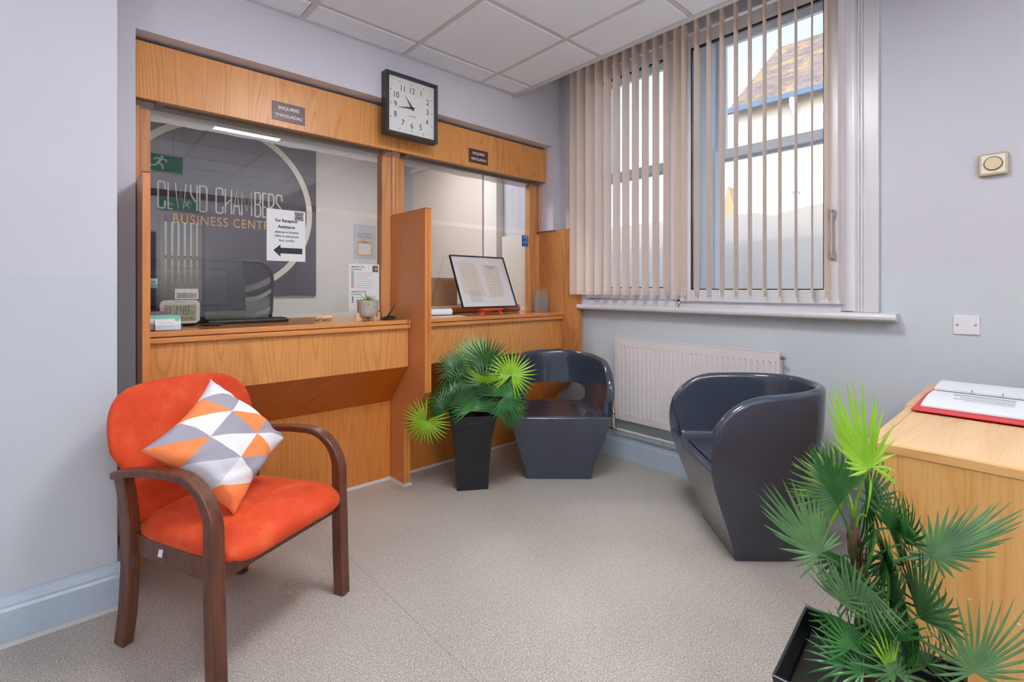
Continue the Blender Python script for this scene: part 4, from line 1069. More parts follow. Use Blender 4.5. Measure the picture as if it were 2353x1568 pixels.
# ================================================================== framed document on its easel
r = thing('framed_document', 'black framed old handwritten document leaning back on a small red easel', 'framed document', (2.2, 2.68, 1.065), static=True)
bl, br, tl_, tr_ = Vector((1.958, 2.672, 1.078)), Vector((2.446, 2.662, 1.078)), Vector((1.955, 2.838, 1.446)), Vector((2.446, 2.830, 1.452))
xa = (br - bl).normalized(); ya = ((tl_ - bl) - xa * (tl_ - bl).dot(xa)).normalized(); na = xa.cross(ya)   # towards the room
Wd, Hd = (br - bl).length, (tl_ - bl).length
def L2(x_, y_, d=0): return bl + xa * x_ + ya * y_ + na * d
def lbox(bm, x0, x1, y0, y1, d0, d1): prism(bm, [L2(x0, y0, d0), L2(x1, y0, d0), L2(x1, y1, d0), L2(x0, y1, d0)], na * (d1 - d0))
bm = new(); t = .006
lbox(bm, 0, Wd, 0, t, 0, .016); lbox(bm, 0, Wd, Hd - t, Hd, 0, .016); lbox(bm, 0, t, t, Hd - t, 0, .016); lbox(bm, Wd - t, Wd, t, Hd - t, 0, .016)
obj('picture_frame', bm, M['black'], r)
bm = new(); lbox(bm, t, Wd - t, t, Hd - t, .002, .006); mt = obj('mount_board', bm, plain('mount_white', (232, 230, 228), .6), r)
PP = plain('aged_paper', (224, 214, 200), .7, noise_amt=.04)
bm = new(); prism(bm, [L2(.045, .11, .0062), L2(.235, .085, .0062), L2(.20, .345, .0062), L2(.055, .355, .0062)], na * .0004); obj('letter_page', bm, PP, mt)
bm = new(); prism(bm, [L2(.265, .075, .0062), L2(.405, .085, .0062), L2(.415, .325, .0062), L2(.262, .345, .0062)], na * .0004); pg = obj('form_page', bm, PP, mt)
SI = plain('faded_ink', (150, 132, 116), .7)
bm = new(); random.seed(9)
for q in range(9):
    yy = .31 - q * .018; x_ = .075
    while x_ < .195:
        w_ = random.uniform(.006, .018); stroke(bm, (L2(0, 0, .0068), xa, ya), [(x_, yy), (x_ + w_ * .3, yy + random.uniform(-.002, .003)), (x_ + w_, yy)], .0012, .0002); x_ += w_ + .005
obj('handwriting', bm, SI, mt)
bm = new()
for q in range(7): stroke(bm, (L2(0, 0, .0068), xa, ya), [(.275, .25 - q * .024), (.400, .252 - q * .024)], .0009, .0002)
for q in range(10): stroke(bm, (L2(0, 0, .0068), xa, ya), [(.285 + q * .012, .268), (.285 + q * .012, .288)], .0006, .0002)
obj('ruled_lines', bm, SI, pg)
textmesh('GALE OF THE ARMY ORDER', .0105, M['ink'], (L2(.337, .325, .0068), xa, ya), pg, squash=.75)
textmesh('TIMELY NOTICES', .0105, M['ink'], (L2(.337, .308, .0068), xa, ya), pg, squash=.85)
bm = new(); stroke(bm, (L2(0, 0, .0066), xa, ya), [(.085, .045), (.185, .045), (.185, .128), (.085, .128)], .001, .0003, True)
for q in range(10):
    x_ = .092
    while x_ < .176:
        w_ = random.uniform(.004, .014); stroke(bm, (L2(0, 0, .0066), xa, ya), [(x_, .120 - q * .0076), (min(.18, x_ + w_), .120 - q * .0076)], .0022, .0003); x_ += w_ + .003
obj('printed_caption', bm, M['inkgrey'], mt)
bm = new(); lbox(bm, t, Wd - t, t, Hd - t, .0120, .0132); obj('picture_glass', bm, glass_mat('picture_glazing', .05), r)
r = thing('picture_easel', 'small orange red wooden easel holding up the framed document', 'easel', (2.2, 2.68, 1.0268), static=True)
EO = plain('orange_red_paint', (222, 84, 50), .45)
bm = new(); prism(bm, [(2.118, 2.648, 1.060), (2.118, 2.690, 1.060), (2.118, 2.690, 1.073), (2.118, 2.648, 1.073)], (.192, 0, 0)); obj('ledge', bm, EO, r, bevel=.003)
for x_, dx in ((2.135, -.012), (2.285, .012)):
    bm = new(); prism(bm, [(x_ - .010 + dx, 2.655, 1.0268), (x_ + .010 + dx, 2.655, 1.0268), (x_ + .009, 2.662, 1.0605), (x_ - .009, 2.662, 1.0605)], (0, .012, 0)); obj('leg', bm, EO, r)
for x_ in (2.150, 2.265):
    bm = new(); prism(bm, [(x_ - .008, 2.80, 1.0268), (x_ + .008, 2.80, 1.0268), (x_ + .007, 2.685, 1.0605), (x_ - .007, 2.685, 1.0605)], (0, .010, 0)); obj('rear_leg', bm, EO, r)
bm = new(); box(bm, 2.145, 2.275, 2.730, 2.740, 1.040, 1.050); obj('crossbar', bm, EO, r)
# stepped acrylic leaflet rack
r = thing('leaflet_rack', 'empty clear acrylic stepped leaflet rack at the right end of the right counter', 'leaflet rack', (2.79, 2.745, 1.0268), -.75)
bm = new()
for k_, (y_, z_) in enumerate(((-.055, .0), (-.01, .035), (.035, .07))):
    prism(bm, [(-.055, y_, .002 + z_), (.055, y_, .002 + z_), (.055, y_ + .030, .13 + z_), (-.055, y_ + .030, .13 + z_)], (0, .0025, 0))
    box(bm, -.055, .055, y_ - .022, y_ - .0195, z_ * .9, z_ + .060); box(bm, -.055, .055, y_ - .0195, y_, z_ * .9, z_ * .9 + .002)
    for sx in (-.055, .0535): prism(bm, [(sx, y_ - .022, z_ * .9), (sx, y_ + .001, z_ * .9), (sx, y_ + .016, z_ + .06), (sx, y_ - .022, z_ + .06)], (.0015, 0, 0))
for sx in (-.055, .0535): prism(bm, [(sx, -.075, 0), (sx, .06, 0), (sx, .06, .07), (sx, -.01, .03)], (.0015, 0, 0))
obj('acrylic_tiers', bm, M['acrylic'], r)

# ================================================================== moulded tub chairs
def tub_mesh():
    NB, NF = 14, 26
    cols = []   # (phi, h, T blend)
    for k in range(NB + 1):
        b = PI / 2 * k / NB
        Y = .44 * (1 - math.cos(b) ** (2 / 2.15)); h = .422 + .298 * math.sin(b) ** (2 / 2.15) + .03 * Y
        cols.append((math.asin(min(1, Y ** 1.3)), h, min(1, k / 5)))
    p0 = cols[-1][0]
    for k in range(1, NF):
        ph = p0 + (PI / 2 - p0) * k / NF; Y = math.sin(ph) ** (1 / 1.3)
        cols.append((ph, .72 + .03 * Y, 1))
    mid = (PI / 2, .75, 1)
    left = cols; full = left + [mid] + [(PI - p, h, t) for p, h, t in reversed(left)]
    def lerp(tbl, z):
        for (a, va), (b, vb) in zip(tbl, tbl[1:]):
            if z <= b:
                f = max(0, (z - a) / (b - a)); f = f * f * (3 - 2 * f) * .35 + f * .65; return va + (vb - va) * f
        return tbl[-1][1]
    def outer(ph, z):
        w = lerp([(0, .204), (.42, .302), (.60, .330), (.80, .330)], z); yf = lerp([(0, 0), (.42, -.140), (.60, -.180), (.8, -.184)], z)
        yb = lerp([(0, .37), (.40, .425), (.80, .462)], z); n = lerp([(0, 4.2), (.4, 3.0), (.8, 2.6)], z)
        c, s = math.cos(ph), math.sin(ph)
        X = -math.copysign(abs(c) ** (2 / n), c); Y = abs(s) ** (2 / n)
        return Vector((w * X, yf + (yb - yf) * Y, z))
    def inward(ph, z, bl, sgn):
        e = .02; a = outer(max(1e-4, ph - e), z); b = outer(min(PI - 1e-4, ph + e), z); d = (b - a); n = Vector((d.y, -d.x, 0))
        c = Vector((0, .15, 0)) - outer(ph, z); c.z = 0
        if n.dot(c) < 0: n = -n
        n.normalize(); f = Vector((0, 1, 0)); v = f.lerp(n, bl)
        return v.normalized()
    bm = new(); T = .046; prof_cols = []
    for (ph, h, bl) in full:
        sgn = -1 if ph < PI / 2 else 1; P = []
        m = 14
        for j in range(m + 1): P.append(outer(ph, h * j / m))
        nn = inward(ph, h, bl, sgn); top = outer(ph, h)
        for j in range(1, 8):
            a = PI * j / 8; P.append(top + nn * (T / 2) * (1 - math.cos(a)) + Vector((0, 0, 1)) * (T / 2) * math.sin(a) * (.35 + .65 * bl))
        zs = .408; fil = .055 * bl + .004
        zi = max(zs + fil, min(h, zs + fil + 1e-3)) if bl < .2 else zs + fil
        hi = h
        k = 8
        for j in range(k + 1):
            z = hi + (min(zi, hi) - hi) * j / k; P.append(outer(ph, z) + inward(ph, z, bl, sgn) * T)
        base = P[-1]; ni = inward(ph, max(zi, .3), bl, sgn)
        for j in range(1, 6):
            a = PI / 2 * j / 5; P.append(Vector((base.x, base.y, 0)) + ni * fil * (1 - math.cos(a)) + Vector((0, 0, base.z - (base.z - zs) * math.sin(a))))
        prof_cols.append([bm.verts.new(p) for p in P])
    for a, b in zip(prof_cols, prof_cols[1:]):
        for j in range(len(a) - 1): bm.faces.new((a[j], b[j], b[j + 1], a[j + 1]))
    MM = 14; n = len(prof_cols); half = n // 2
    def rowbetween(a, b):
        r = [a]
        for k in range(1, MM): r.append(bm.verts.new(a.co.lerp(b.co, k / MM)))
        return r + [b]
    F_ = [rowbetween(prof_cols[0][j], prof_cols[-1][j]) for j in range(len(prof_cols[0]))]
    for a, b in zip(F_, F_[1:]):
        for k in range(MM): bm.faces.new((a[k], a[k + 1], b[k + 1], b[k]))
    for idx, first in ((-1, F_[-1]), (0, F_[0])):
        prev = first
        for i in range(1, half):
            cur = rowbetween(prof_cols[i][idx], prof_cols[n - 1 - i][idx])
            for k in range(MM): bm.faces.new((prev[k], prev[k + 1], cur[k + 1], cur[k]))
            prev = cur
        v = prof_cols[half][idx]
        for k in range(MM): bm.faces.new((prev[k], prev[k + 1], v))
    bmesh.ops.recalc_face_normals(bm, faces=bm.faces)
    me = bpy.data.meshes.new('shell'); bm.to_mesh(me); bm.free()
    o = bpy.data.objects.new('shell', me); link(o)
    bc = new(); prism(bc, [(x, .22, .478 + z) for x, z in rrect(.43, .135, .0672, 12)], (0, .5, 0)); bmesh.ops.recalc_face_normals(bc, faces=bc.faces)
    mc = bpy.data.meshes.new('cut'); bc.to_mesh(mc); bc.free(); oc = bpy.data.objects.new('cut', mc); link(oc)
    md = o.modifiers.new('b', 'BOOLEAN'); md.operation = 'DIFFERENCE'; md.object = oc; md.solver = 'EXACT'
    dg = bpy.context.evaluated_depsgraph_get(); dg.update()
    res = bpy.data.meshes.new_from_object(o.evaluated_get(dg))
    bpy.data.objects.remove(o); bpy.data.objects.remove(oc)
    res.materials.clear(); res.materials.append(M['tub'])
    for p in res.polygons: p.use_smooth = True; p.material_index = 0
    try: res.set_sharp_from_angle(angle=math.radians(42))
    except Exception: pass
    res.name = 'tub_chair_shell'
    return res
TM = tub_mesh()
for loc, right, lab in (((2.303, 2.105, .0005), (.731, -.683), 'dark grey glossy moulded tub chair facing forward beside the palm, hand hole in its back'),
                        ((2.335, 1.090, .0005), (-.700, -.714), 'dark grey glossy moulded tub chair seen from its side, in front of the radiator')):
    o = bpy.data.objects.new('tub_chair', TM); link(o); o.location = loc; o.rotation_euler = (0, 0, math.atan2(right[1], right[0]))
    tag(o, lab, 'tub chair', 'moulded tub chairs')

# ================================================================== orange armchair
ang = math.atan2(.446, .895)
CH = thing('armchair', 'orange upholstered armchair with dark wooden arms in front of the left counter', 'armchair', (.556, 1.783, 0), ang)
def bentleg(sx):
    """front leg that bends over into the arm; sx side"""
    P = []
    def add(y, z, ny, nz): P.append(((sx * .268 + (sx * .0), y, z), (0, ny, nz)))
    pts = [(-.006, 0), (.000, .15), (.004, .30), (.006, .42), (.008, .50)]
    for y, z in pts: add(y, z, 1, 0)
    cx_, cz_, rx, rz_ = .158, .49, .150, .146
    for k in range(1, 13):
        a = PI / 2 * k / 12; add(cx_ - rx * math.cos(a), cz_ + rz_ * math.sin(a), math.cos(a), -math.sin(a))
    for y, z in ((.24, .634), (.32, .626), (.38, .617), (.43, .606), (.462, .598)): add(y, z, -.1, -1)
    bm = new()
    rings = []
    for i, (p, nn) in enumerate(P):
        wd = .046 if i > 10 else .042; th = .048 if i < 3 else (.043 if i < 5 else .024 + .016 * max(0, (12 - i)) / 7)
        p = Vector(p); nn = Vector(nn).normalized() * th / 2; Wv = Vector((wd / 2, 0, 0))
        rings.append([bm.verts.new(p - Wv - nn), bm.verts.new(p + Wv - nn), bm.verts.new(p + Wv + nn), bm.verts.new(p - Wv + nn)])
    for a, b in zip(rings, rings[1:]):
        for k in range(4): bm.faces.new((a[k], a[(k + 1) % 4], b[(k + 1) % 4], b[k]))
    bm.faces.new(rings[0][::-1]); bm.faces.new(rings[-1])
    return bm
for sx in (-1, 1): obj('front_leg_and_arm', bentleg(sx), M['darkwood'], CH, smooth=True, bevel=.005, seg=3, auto=.7)
for sx in (-1, 1):
    bm = new(); xx = sx * .235
    path = [((xx * .96, .500, 0), (0, 1, .12)), ((xx * .98, .470, .12), (0, 1, .16)), ((xx, .448, .28), (0, 1, .05)), ((xx * 1.01, .445, .42), (0, 1, -.05)), ((xx * 1.07, .440, .54), (0, 1, 0)), ((xx * 1.12, .436, .598), (0, 1, 0))]
    strip_path(bm, path, (.036, 0, 0), .050); obj('rear_leg', bm, M['darkwood'], CH, bevel=.004)
bm = new(); box(bm, -.247, .247, .010, .034, .325, .385); obj('front_rail', bm, M['darkwood'], CH, bevel=.003)
bm = new(); box(bm, -.215, .215, .435, .458, .325, .385); obj('rear_rail', bm, M['darkwood'], CH, bevel=.003)
for sx in (-1, 1):
    bm = new(); prism(bm, [(sx * .258, .02, .320), (sx * .258, .02, .390), (sx * .232, .45, .390), (sx * .232, .45, .320)], (-sx * .022, 0, 0)); obj('side_rail', bm, M['darkwood'], CH, bevel=.003)
# seat pad: rounded block, front rolled over
def pad(W_, D_, T_, rad, shape, nx=26, ny=26):
    """closed pad; shape(u,v) -> (x,y,z,thickness) with u,v in -1..1"""
    bm = new(); top = []; bot = []
    for i in range(nx + 1):
        tr, br_ = [], []
        for j in range(ny + 1):
            u = -1 + 2 * i / nx; v = -1 + 2 * j / ny
            uu, vv = math.sin(u * PI / 2), math.sin(v * PI / 2)
            # superellipse mapping gives rounded corners
            sm = max(abs(uu), abs(vv)); pw = (abs(uu) ** rad + abs(vv) ** rad) ** (1 / rad) if sm > 1e-6 else 1
            x, y = uu * sm / pw, vv * sm / pw
            e = max(0.0, (1 - abs(uu) ** 8) * (1 - abs(vv) ** 8)) ** .5
            p, nrm = shape(x, y); t = T_ / 2 * (.12 + .88 * e)
            tr.append(bm.verts.new(p + nrm * t)); br_.append(bm.verts.new(p - nrm * t))
        top.append(tr); bot.append(br_)
    for i in range(nx):
        for j in range(ny):
            bm.faces.new((top[i][j], top[i + 1][j], top[i + 1][j + 1], top[i][j + 1])); bm.faces.new((bot[i][j], bot[i][j + 1], bot[i + 1][j + 1], bot[i + 1][j]))
    for i in range(nx):
        bm.faces.new((top[i][0], bot[i][0], bot[i + 1][0], top[i + 1][0])); bm.faces.new((top[i][ny], top[i + 1][ny], bot[i + 1][ny], bot[i][ny]))
    for j in range(ny):
        bm.faces.new((top[0][j], top[0][j + 1], bot[0][j + 1], bot[0][j])); bm.faces.new((top[nx][j], bot[nx][j], bot[nx][j + 1], top[nx][j + 1]))
    return bm
def seat_shape(x, y):
    yy = .205 + y * .265; hw = .262 - .030 * (y + 1) / 2
    z = .415 + .012 * (1 - x * x) - .020 * ((y + 1) / 2) ** 1 - .030 * max(0, -y - .55) ** 1.2 * 2.2
    return Vector((x * hw, yy, z)), Vector((0, 0, 1))
obj('seat', pad(1, 1, .088, 5.5, seat_shape), M['velvet'], CH, smooth=True)
def back_shape(x, y):
    v = (y + 1) / 2; z = .372 + v * .490
    q_ = min(1, max(0, (z - .575) / .10)); hw = .240 + (.276 - .240) * q_ * q_ * (3 - 2 * q_) - .02 * max(0, v - .75)
    yy = .435 + .125 * v + .035 * v * v - .055 * (x * x) * (.4 + .6 * v) + .02
    return Vector((x * hw + .014 * v, yy, z)), Vector((.12 * x, -1, .22)).normalized()
bb = pad(1, 1, .062, 4.2, back_shape, 30, 34); obj('backrest', bb, M['velvet'], CH, smooth=True)
bm = new(); prism(bm, [(-.2600, .245, .385), (-.2600, .262, .384), (-.2625, .266, .362), (-.2625, .247, .362)], (-.0015, 0, 0))
sg = obj('care_label', bm, M['paper'], CH, label='small white care label under the seat edge')

# ================================================================== patterned cushion
CW, CGY, COR, CLG = plain('cushion_white', (232, 230, 232), .85), plain('cushion_grey', (160, 157, 168), .85), plain('cushion_orange', (255, 142, 82), .85), plain('cushion_pale_grey', (205, 204, 212), .85)
CELLS = {(0, 0): (0, 1), (1, 0): (0, 2), (2, 0): (1, 0), (0, 1): (2, 0), (1, 1): (1, 0), (2, 1): (2, 1), (0, 2): (1, 2), (1, 2): (1, 3), (2, 2): (0, 2)}
def cushion(S=.360, Tk=.072, n=36):
    bm = new(); V = {}
    def sh(i, j, side):
        u, v = -1 + 2 * i / n, -1 + 2 * j / n
        pin = 1 - .13 * (1 - v * v) * abs(u) ** 3 ; pin2 = 1 - .13 * (1 - u * u) * abs(v) ** 3
        x, y = u * S / 2 * pin, v * S / 2 * pin2
        e = max(0, (1 - u * u) * (1 - v * v)) ** .42
        wr = .009 * noise.noise(Vector((u * 1.7, v * 2.6, side * 3 + 1))) + .006 * noise.noise(Vector((u * 5 + v * 3, v * 1.5, 4))) * (.3 + abs(u) + abs(v)) 
        return Vector((x, y, side * (Tk * e / 1 + wr * (e > 0)) + .014 * math.sin(u * 3.0 + 1) * (v * v) ))
    for side in (1, -1):
        for i in range(n + 1):
            for j in range(n + 1):
                edge = i in (0, n) or j in (0, n)
                if side == -1 and edge: V[(side, i, j)] = V[(1, i, j)]; continue
                V[(side, i, j)] = bm.verts.new(sh(i, j, side))
    c = n // 3
    for side in (1, -1):
        for i in range(n):
            for j in range(n):
                a, b, d, e = V[(side, i, j)], V[(side, i + 1, j)], V[(side, i + 1, j + 1)], V[(side, i, j + 1)]
                ci, cj = min(2, i // c), min(2, j // c); fi, fj = i - ci * c, j - cj * c
                up, lo = CELLS[(ci, cj)]
                if fi + fj == c - 1:
                    f1 = bm.faces.new((a, b, e)); f2 = bm.faces.new((b, d, e)); f1.material_index = up; f2.material_index = lo
                else:
                    f = bm.faces.new((a, b, d, e)); f.material_index = up if fi + fj < c - 1 else lo
    return bm
# pillow axes: i runs down-right, j runs down-left, as it leans in the chair
Cc = Vector((.396, 1.949, .673))
aR = Vector((.895, .446, 0)); back = Vector((-.446, .895, 0))
tilt = math.radians(58)
upv = Vector((0, 0, 1)) * math.sin(tilt) + back * math.cos(tilt); nrm = aR.cross(upv).normalized()
if nrm.dot(-back) < 0: nrm = -nrm
rot = math.radians(-13)
right_ = aR * math.cos(rot) + upv * math.sin(rot); up_ = upv * math.cos(rot) - aR * math.sin(rot)
ax_i = (right_ - up_).normalized(); ax_j = (-right_ - up_).normalized()
mt4 = Matrix((( ax_i.x, ax_j.x, nrm.x, Cc.x), (ax_i.y, ax_j.y, nrm.y, Cc.y), (ax_i.z, ax_j.z, nrm.z, Cc.z), (0, 0, 0, 1)))
bm = cushion()
if ax_i.cross(ax_j).dot(nrm) < 0: pass
o = obj('cushion', bm, [CW, CGY, COR, CLG], None, smooth=True)
o.data.transform(Matrix(((ax_i.x, ax_j.x, nrm.x, 0), (ax_i.y, ax_j.y, nrm.y, 0), (ax_i.z, ax_j.z, nrm.z, 0), (0, 0, 0, 1))))
o.location = Cc
tag(o, 'square cushion with white, grey and orange triangles standing on its corner in the armchair', 'cushion')
bm = new(); prism(bm, [(.64, 2.02, .001), (.655, 2.035, .001), (.645, 2.05, .001), (.63, 2.045, .001)], (0, 0, .002)); tag(obj('paper_scrap', bm, plain('tan_scrap', (214, 184, 130), .7)), 'tiny tan paper scrap lying on the floor under the armchair', 'scrap')

# ================================================================== fan palms
def frond_mesh(n, rad, spread, up, droop, lens=None, wmax=.0, fold=.25, merge=.3, seed=0, cone=.15, blades=None, curl=0.0):
    """fan of folded blades in local coords: x right, y up, z towards the viewer"""
    rnd = random.Random(seed); bm = new(); dth = spread / max(1, n - 1)
    if blades: n = len(blades)
    for k in range(n):
        th = up - spread / 2 + dth * k
        if blades:
            th = math.radians(blades[k][0]); L_ = blades[k][1]
            near = [abs(blades[k][0] - b[0]) for i_, b in enumerate(blades) if abs(i_ - k) == 1]
            dth = math.radians(min(16, max(4.5, min(near) if near else 10)))
        else: L_ = rad * (lens(th) if lens else 1) * rnd.uniform(.93, 1.03)
        w_ = max(wmax, min(rad * (.023 if blades else .033), L_ * math.tan(dth / 2) * (1.3 if blades else 1.0)))
        d = Vector((math.sin(th), math.cos(th), 0)); s = Vector((d.y, -d.x, 0)); prev = None; m = 8; bend = rnd.uniform(.7, 1.3) * droop; side = rnd.uniform(-.04, .04) + curl * (.6 + .8 * abs(math.sin(th)))
        for i in range(m + 1):
            t = i / m; r_ = L_ * t
            ww = min(r_ * (math.tan(dth / 2) if not blades else max(math.tan(dth / 2), .06)) + .0006, w_); ww = ww if t < .5 else min(ww, w_ * (1 - ((t - .5) / .5) ** 1.5) + .0002)
            c = d * r_ + s * side * r_ * (t - .0) + Vector((0, 0, 1)) * (cone * r_ - bend * r_ * t * t)
            z = Vector((0, 0, 1)) * ww * fold
            cur = (bm.verts.new(c - s * ww - z), bm.verts.new(c + z), bm.verts.new(c + s * ww - z))
            if prev:
                bm.faces.new((prev[0], cur[0], cur[1], prev[1])); bm.faces.new((prev[1], cur[1], cur[2], prev[2]))
            prev = cur
    return bm
def frond(parent, px, py, d, rad_px, n, spread, up, mat, yaw=0, pitch=0, droop=.25, stem_from=None, lens=None, seed=0, cone=.12, name='frond', label=None, blades=None, curl=0.0):
    """angles in degrees; up=0 points up in the photograph, positive clockwise"""
    c = at(px, py, d); rad = rad_px / FPX * d
    if blades:
        rad = max(b[1] for b in blades) / FPX * d; cs = math.degrees(curl) * 1.0
        blades = [(a - cs * (.6 + .8 * abs(math.sin(math.radians(a)))), l / FPX * d * 1.03) for a, l in blades]
    bm = frond_mesh(n, rad, math.radians(spread), math.radians(up), droop, lens, seed=seed or int(px + py), cone=cone, blades=blades, curl=curl)
    y_, p_ = math.radians(yaw), math.radians(pitch)
    B = Matrix((R3, Vector((0, 0, 1)), -F3)).transposed()        # columns: right, up, toward viewer
    Rm = B @ Matrix.Rotation(y_, 3, 'Y') @ Matrix.Rotation(p_, 3, 'X')
    M4 = Rm.to_4x4(); M4.translation = c - Vector(parent.location)
    bm.transform(M4)
    if stem_from is not None:
        a = Vector(stem_from) - Vector(parent.location); b = c - Vector(parent.location); mid = (a + b) / 2 + Vector((0, 0, .03)) + (b - a).cross(Vector((0, 0, 1))) * .05
        pts = [a * (1 - t) ** 2 + mid * 2 * t * (1 - t) + b * t * t for t in [k / 8 for k in range(9)]]
        tube(bm, pts, [.0032 - .0014 * k / 8 for k in range(9)], 6, False)
    o = obj(name, bm, M[mat], parent)
    return o
def planter(parent, ax, ay, top, bot, h, rimh):
    """square flared planter; ax, ay unit vectors of the sides (world), local origin at its base"""
    ax, ay = Vector(ax), Vector(ay)
    def ring(bm, s, z): return [bm.verts.new(ax * (a * s / 2) + ay * (b * s / 2) + Vector((0, 0, z))) for a, b in ((-1, -1), (1, -1), (1, 1), (-1, 1))]
    prof = [(bot, 0), (bot + (top - bot) * .10, h * .25), (bot + (top - bot) * .28, h * .5), (bot + (top - bot) * .52, h * .72), (top * .965, h - rimh - .001), (top * .94, h - rimh), (top * .94, h - rimh + .004), (top, h - rimh + .006), (top * 1.03, h), (top * .985, h), (top * .93, h - .05), (top * .90, h - .055)]
    bm = new(); rs = [ring(bm, s, z) for s, z in prof]
    for a, b in zip(rs, rs[1:]):
        for k in range(4): bm.faces.new((a[k], a[(k + 1) % 4], b[(k + 1) % 4], b[k]))
    bm.faces.new(rs[0][::-1]); bm.faces.new(rs[-1])
    obj('planter', bm, M['planter'], parent, bevel=.003)
    bm = new(); r1 = ring(bm, top * .915, h - .050); bm.faces.new(r1); r2 = ring(bm, top * .90, h - .056); bm.faces.new(r2[::-1])
    for k in range(4): bm.faces.new((r1[k], r2[k], r2[(k + 1) % 4], r1[(k + 1) % 4]))
    obj('soil', bm, M['soil'], parent)
# --- small palm between the counters and the tub chair
u1 = Vector((.846, -.533, 0)); v1 = Vector((.533, .846, 0))
front_mid = Vector((1.790, 2.333, 0)); pc = front_mid + v1 * .095
P1 = thing('potted_palm', 'bushy fan palm in a tall black square planter in front of the right counter', 'potted plant', tuple(pc), 0, 'potted fan palms')
planter(P1, u1, v1, .275, .186, .455, .045)
rt = pc + Vector((0, 0, .40))
def stem(p, off, top, r0=.008, nm='stem', base=None):
    bm = new(); a = Vector(off) + Vector((0, 0, .40)); b = Vector(top); tube(bm, [a.lerp(b, k / 6) + Vector((.006 * math.sin(k), .006 * math.cos(k * 1.3), 0)) * (0 < k < 6) for k in range(7)], r0, 8); obj(nm, bm, M['bark'], p, smooth=True)
stem(P1, (.0, .0, 0), (.01, .0, .56), .011); stem(P1, (-.04, .03, 0), (-.06, .03, .52), .009)
c1 = pc + Vector((0, 0, .52))
D = 2.86
F = [ # px, py, d, rad_px, n, spread, up, mat, yaw, pitch, droop
 (1100, 838, 3.06, 78, 22, 120, -28, 'leaf_pale', 30, -25, .1), (1045, 846, 2.95, 52, 30, 300, -8, 'leaf_grey', -10, -12, .2),
 (1119, 838, 2.90, 66, 34, 290, 5, 'leaf_dark', 5, -12, .2), (1067, 880, 2.90, 56, 26, 300, 0, 'leaf_grey', 0, -20, .25),
 (1115, 885, 2.86, 60, 26, 300, 10, 'leaf_grey', 0, -10, .25), (1175, 862, 2.80, 62, 28, 300, 20, 'leaf_lime', 8, -8, .2),
 (1040, 925, 2.82, 74, 30, 210, -38, 'leaf_dark', -15, -25, .35), (1062, 905, 2.84, 66, 26, 220, -20, 'leaf_dark', -5, -30, .3),
 (1158, 912, 2.78, 64, 30, 300, 70, 'leaf_mid', 15, -15, .3), (1140, 905, 2.82, 62, 26, 240, 30, 'leaf_dark', 10, -20, .3),
 (1106, 940, 2.76, 56, 24, 220, 5, 'leaf_dark', 0, -35, .3), (1080, 945, 2.74, 48, 20, 220, -20, 'leaf_mid', 0, -40, .3),
 (1135, 945, 2.76, 50, 20, 220, 25, 'leaf_dark', 0, -35, .3), (1115, 866, 2.70, 58, 24, 240, 180, 'leaf_lime', -5, 48, .55),
 (1085, 905, 2.86, 62, 26, 260, 0, 'leaf_dark', 5, -22, .3), (1130, 880, 2.90, 60, 26, 280, 15, 'leaf_dark', 0, -15, .3), (1070, 930, 2.78, 56, 24, 240, -30, 'leaf_dark', -8, -30, .3), (1020, 940, 2.80, 52, 22, 200, -70, 'leaf_dark', -10, -10, .4), (1170, 945, 2.84, 50, 20, 180, 110, 'leaf_mid', 10, -10, .35)]
for (px, py, d, rp, n, sp, up, mt_, yw, pt, dr) in F: frond(P1, px, py, d, rp, n, sp, up, mt_, yw, pt, dr, c1 + Vector((0, 0, -.04)))
frond(P1, 979, 969, 2.72, 62, 28, 300, 215, 'leaf_lime', -8, 12, .12, rt + Vector((-.06, -.04, .07)))
# --- large palm in the near right corner
pc2 = Vector((1.182, .2425, 0))
P2 = thing('potted_palm', 'tall trunked fan palm in a black planter beside the desk, near right', 'potted plant', tuple(pc2), 0, 'potted fan palms')
planter(P2, (.9954, .0958, 0), (-.0958, .9954, 0), .278, .19, .45, .040)
bm = new(); tp = [at(1997, 1640, .985), at(2001, 1564, .985), at(1990, 1450, .99), at(1984, 1370, .99), at(1972, 1300, 1.0), at(1964, 1240, 1.0), at(1962, 1190, 1.0)]
tube(bm, [p - pc2 for p in tp], [.016, .016, .016, .015, .013, .011, .007], 10)
for k in range(60):
    random.seed(k); i = random.randrange(0, 5); p = tp[i].lerp(tp[i + 1], random.random()) - pc2; a = random.uniform(0, 6.28); o_ = Vector((math.cos(a), math.sin(a), 0)) * .013
    tube(bm, [p + o_, p + o_ * 1.25 + Vector((0, 0, random.uniform(.015, .04)))], [.0022, .0008], 4)
obj('trunk', bm, M['bark'], P2, smooth=True)
def tk(f): return tp[2].lerp(tp[6], f)
def lens_a(th):     # long on the upper left, short on the right
    return .27 + .73 * max(0, math.cos(th + math.radians(20))) ** 2.2
def lens_r(th): return .50 + .50 * max(0, math.cos(th - math.radians(65))) ** 1.0
def lens_l(th): return .45 + .55 * max(0, math.cos(th + math.radians(40))) ** .9
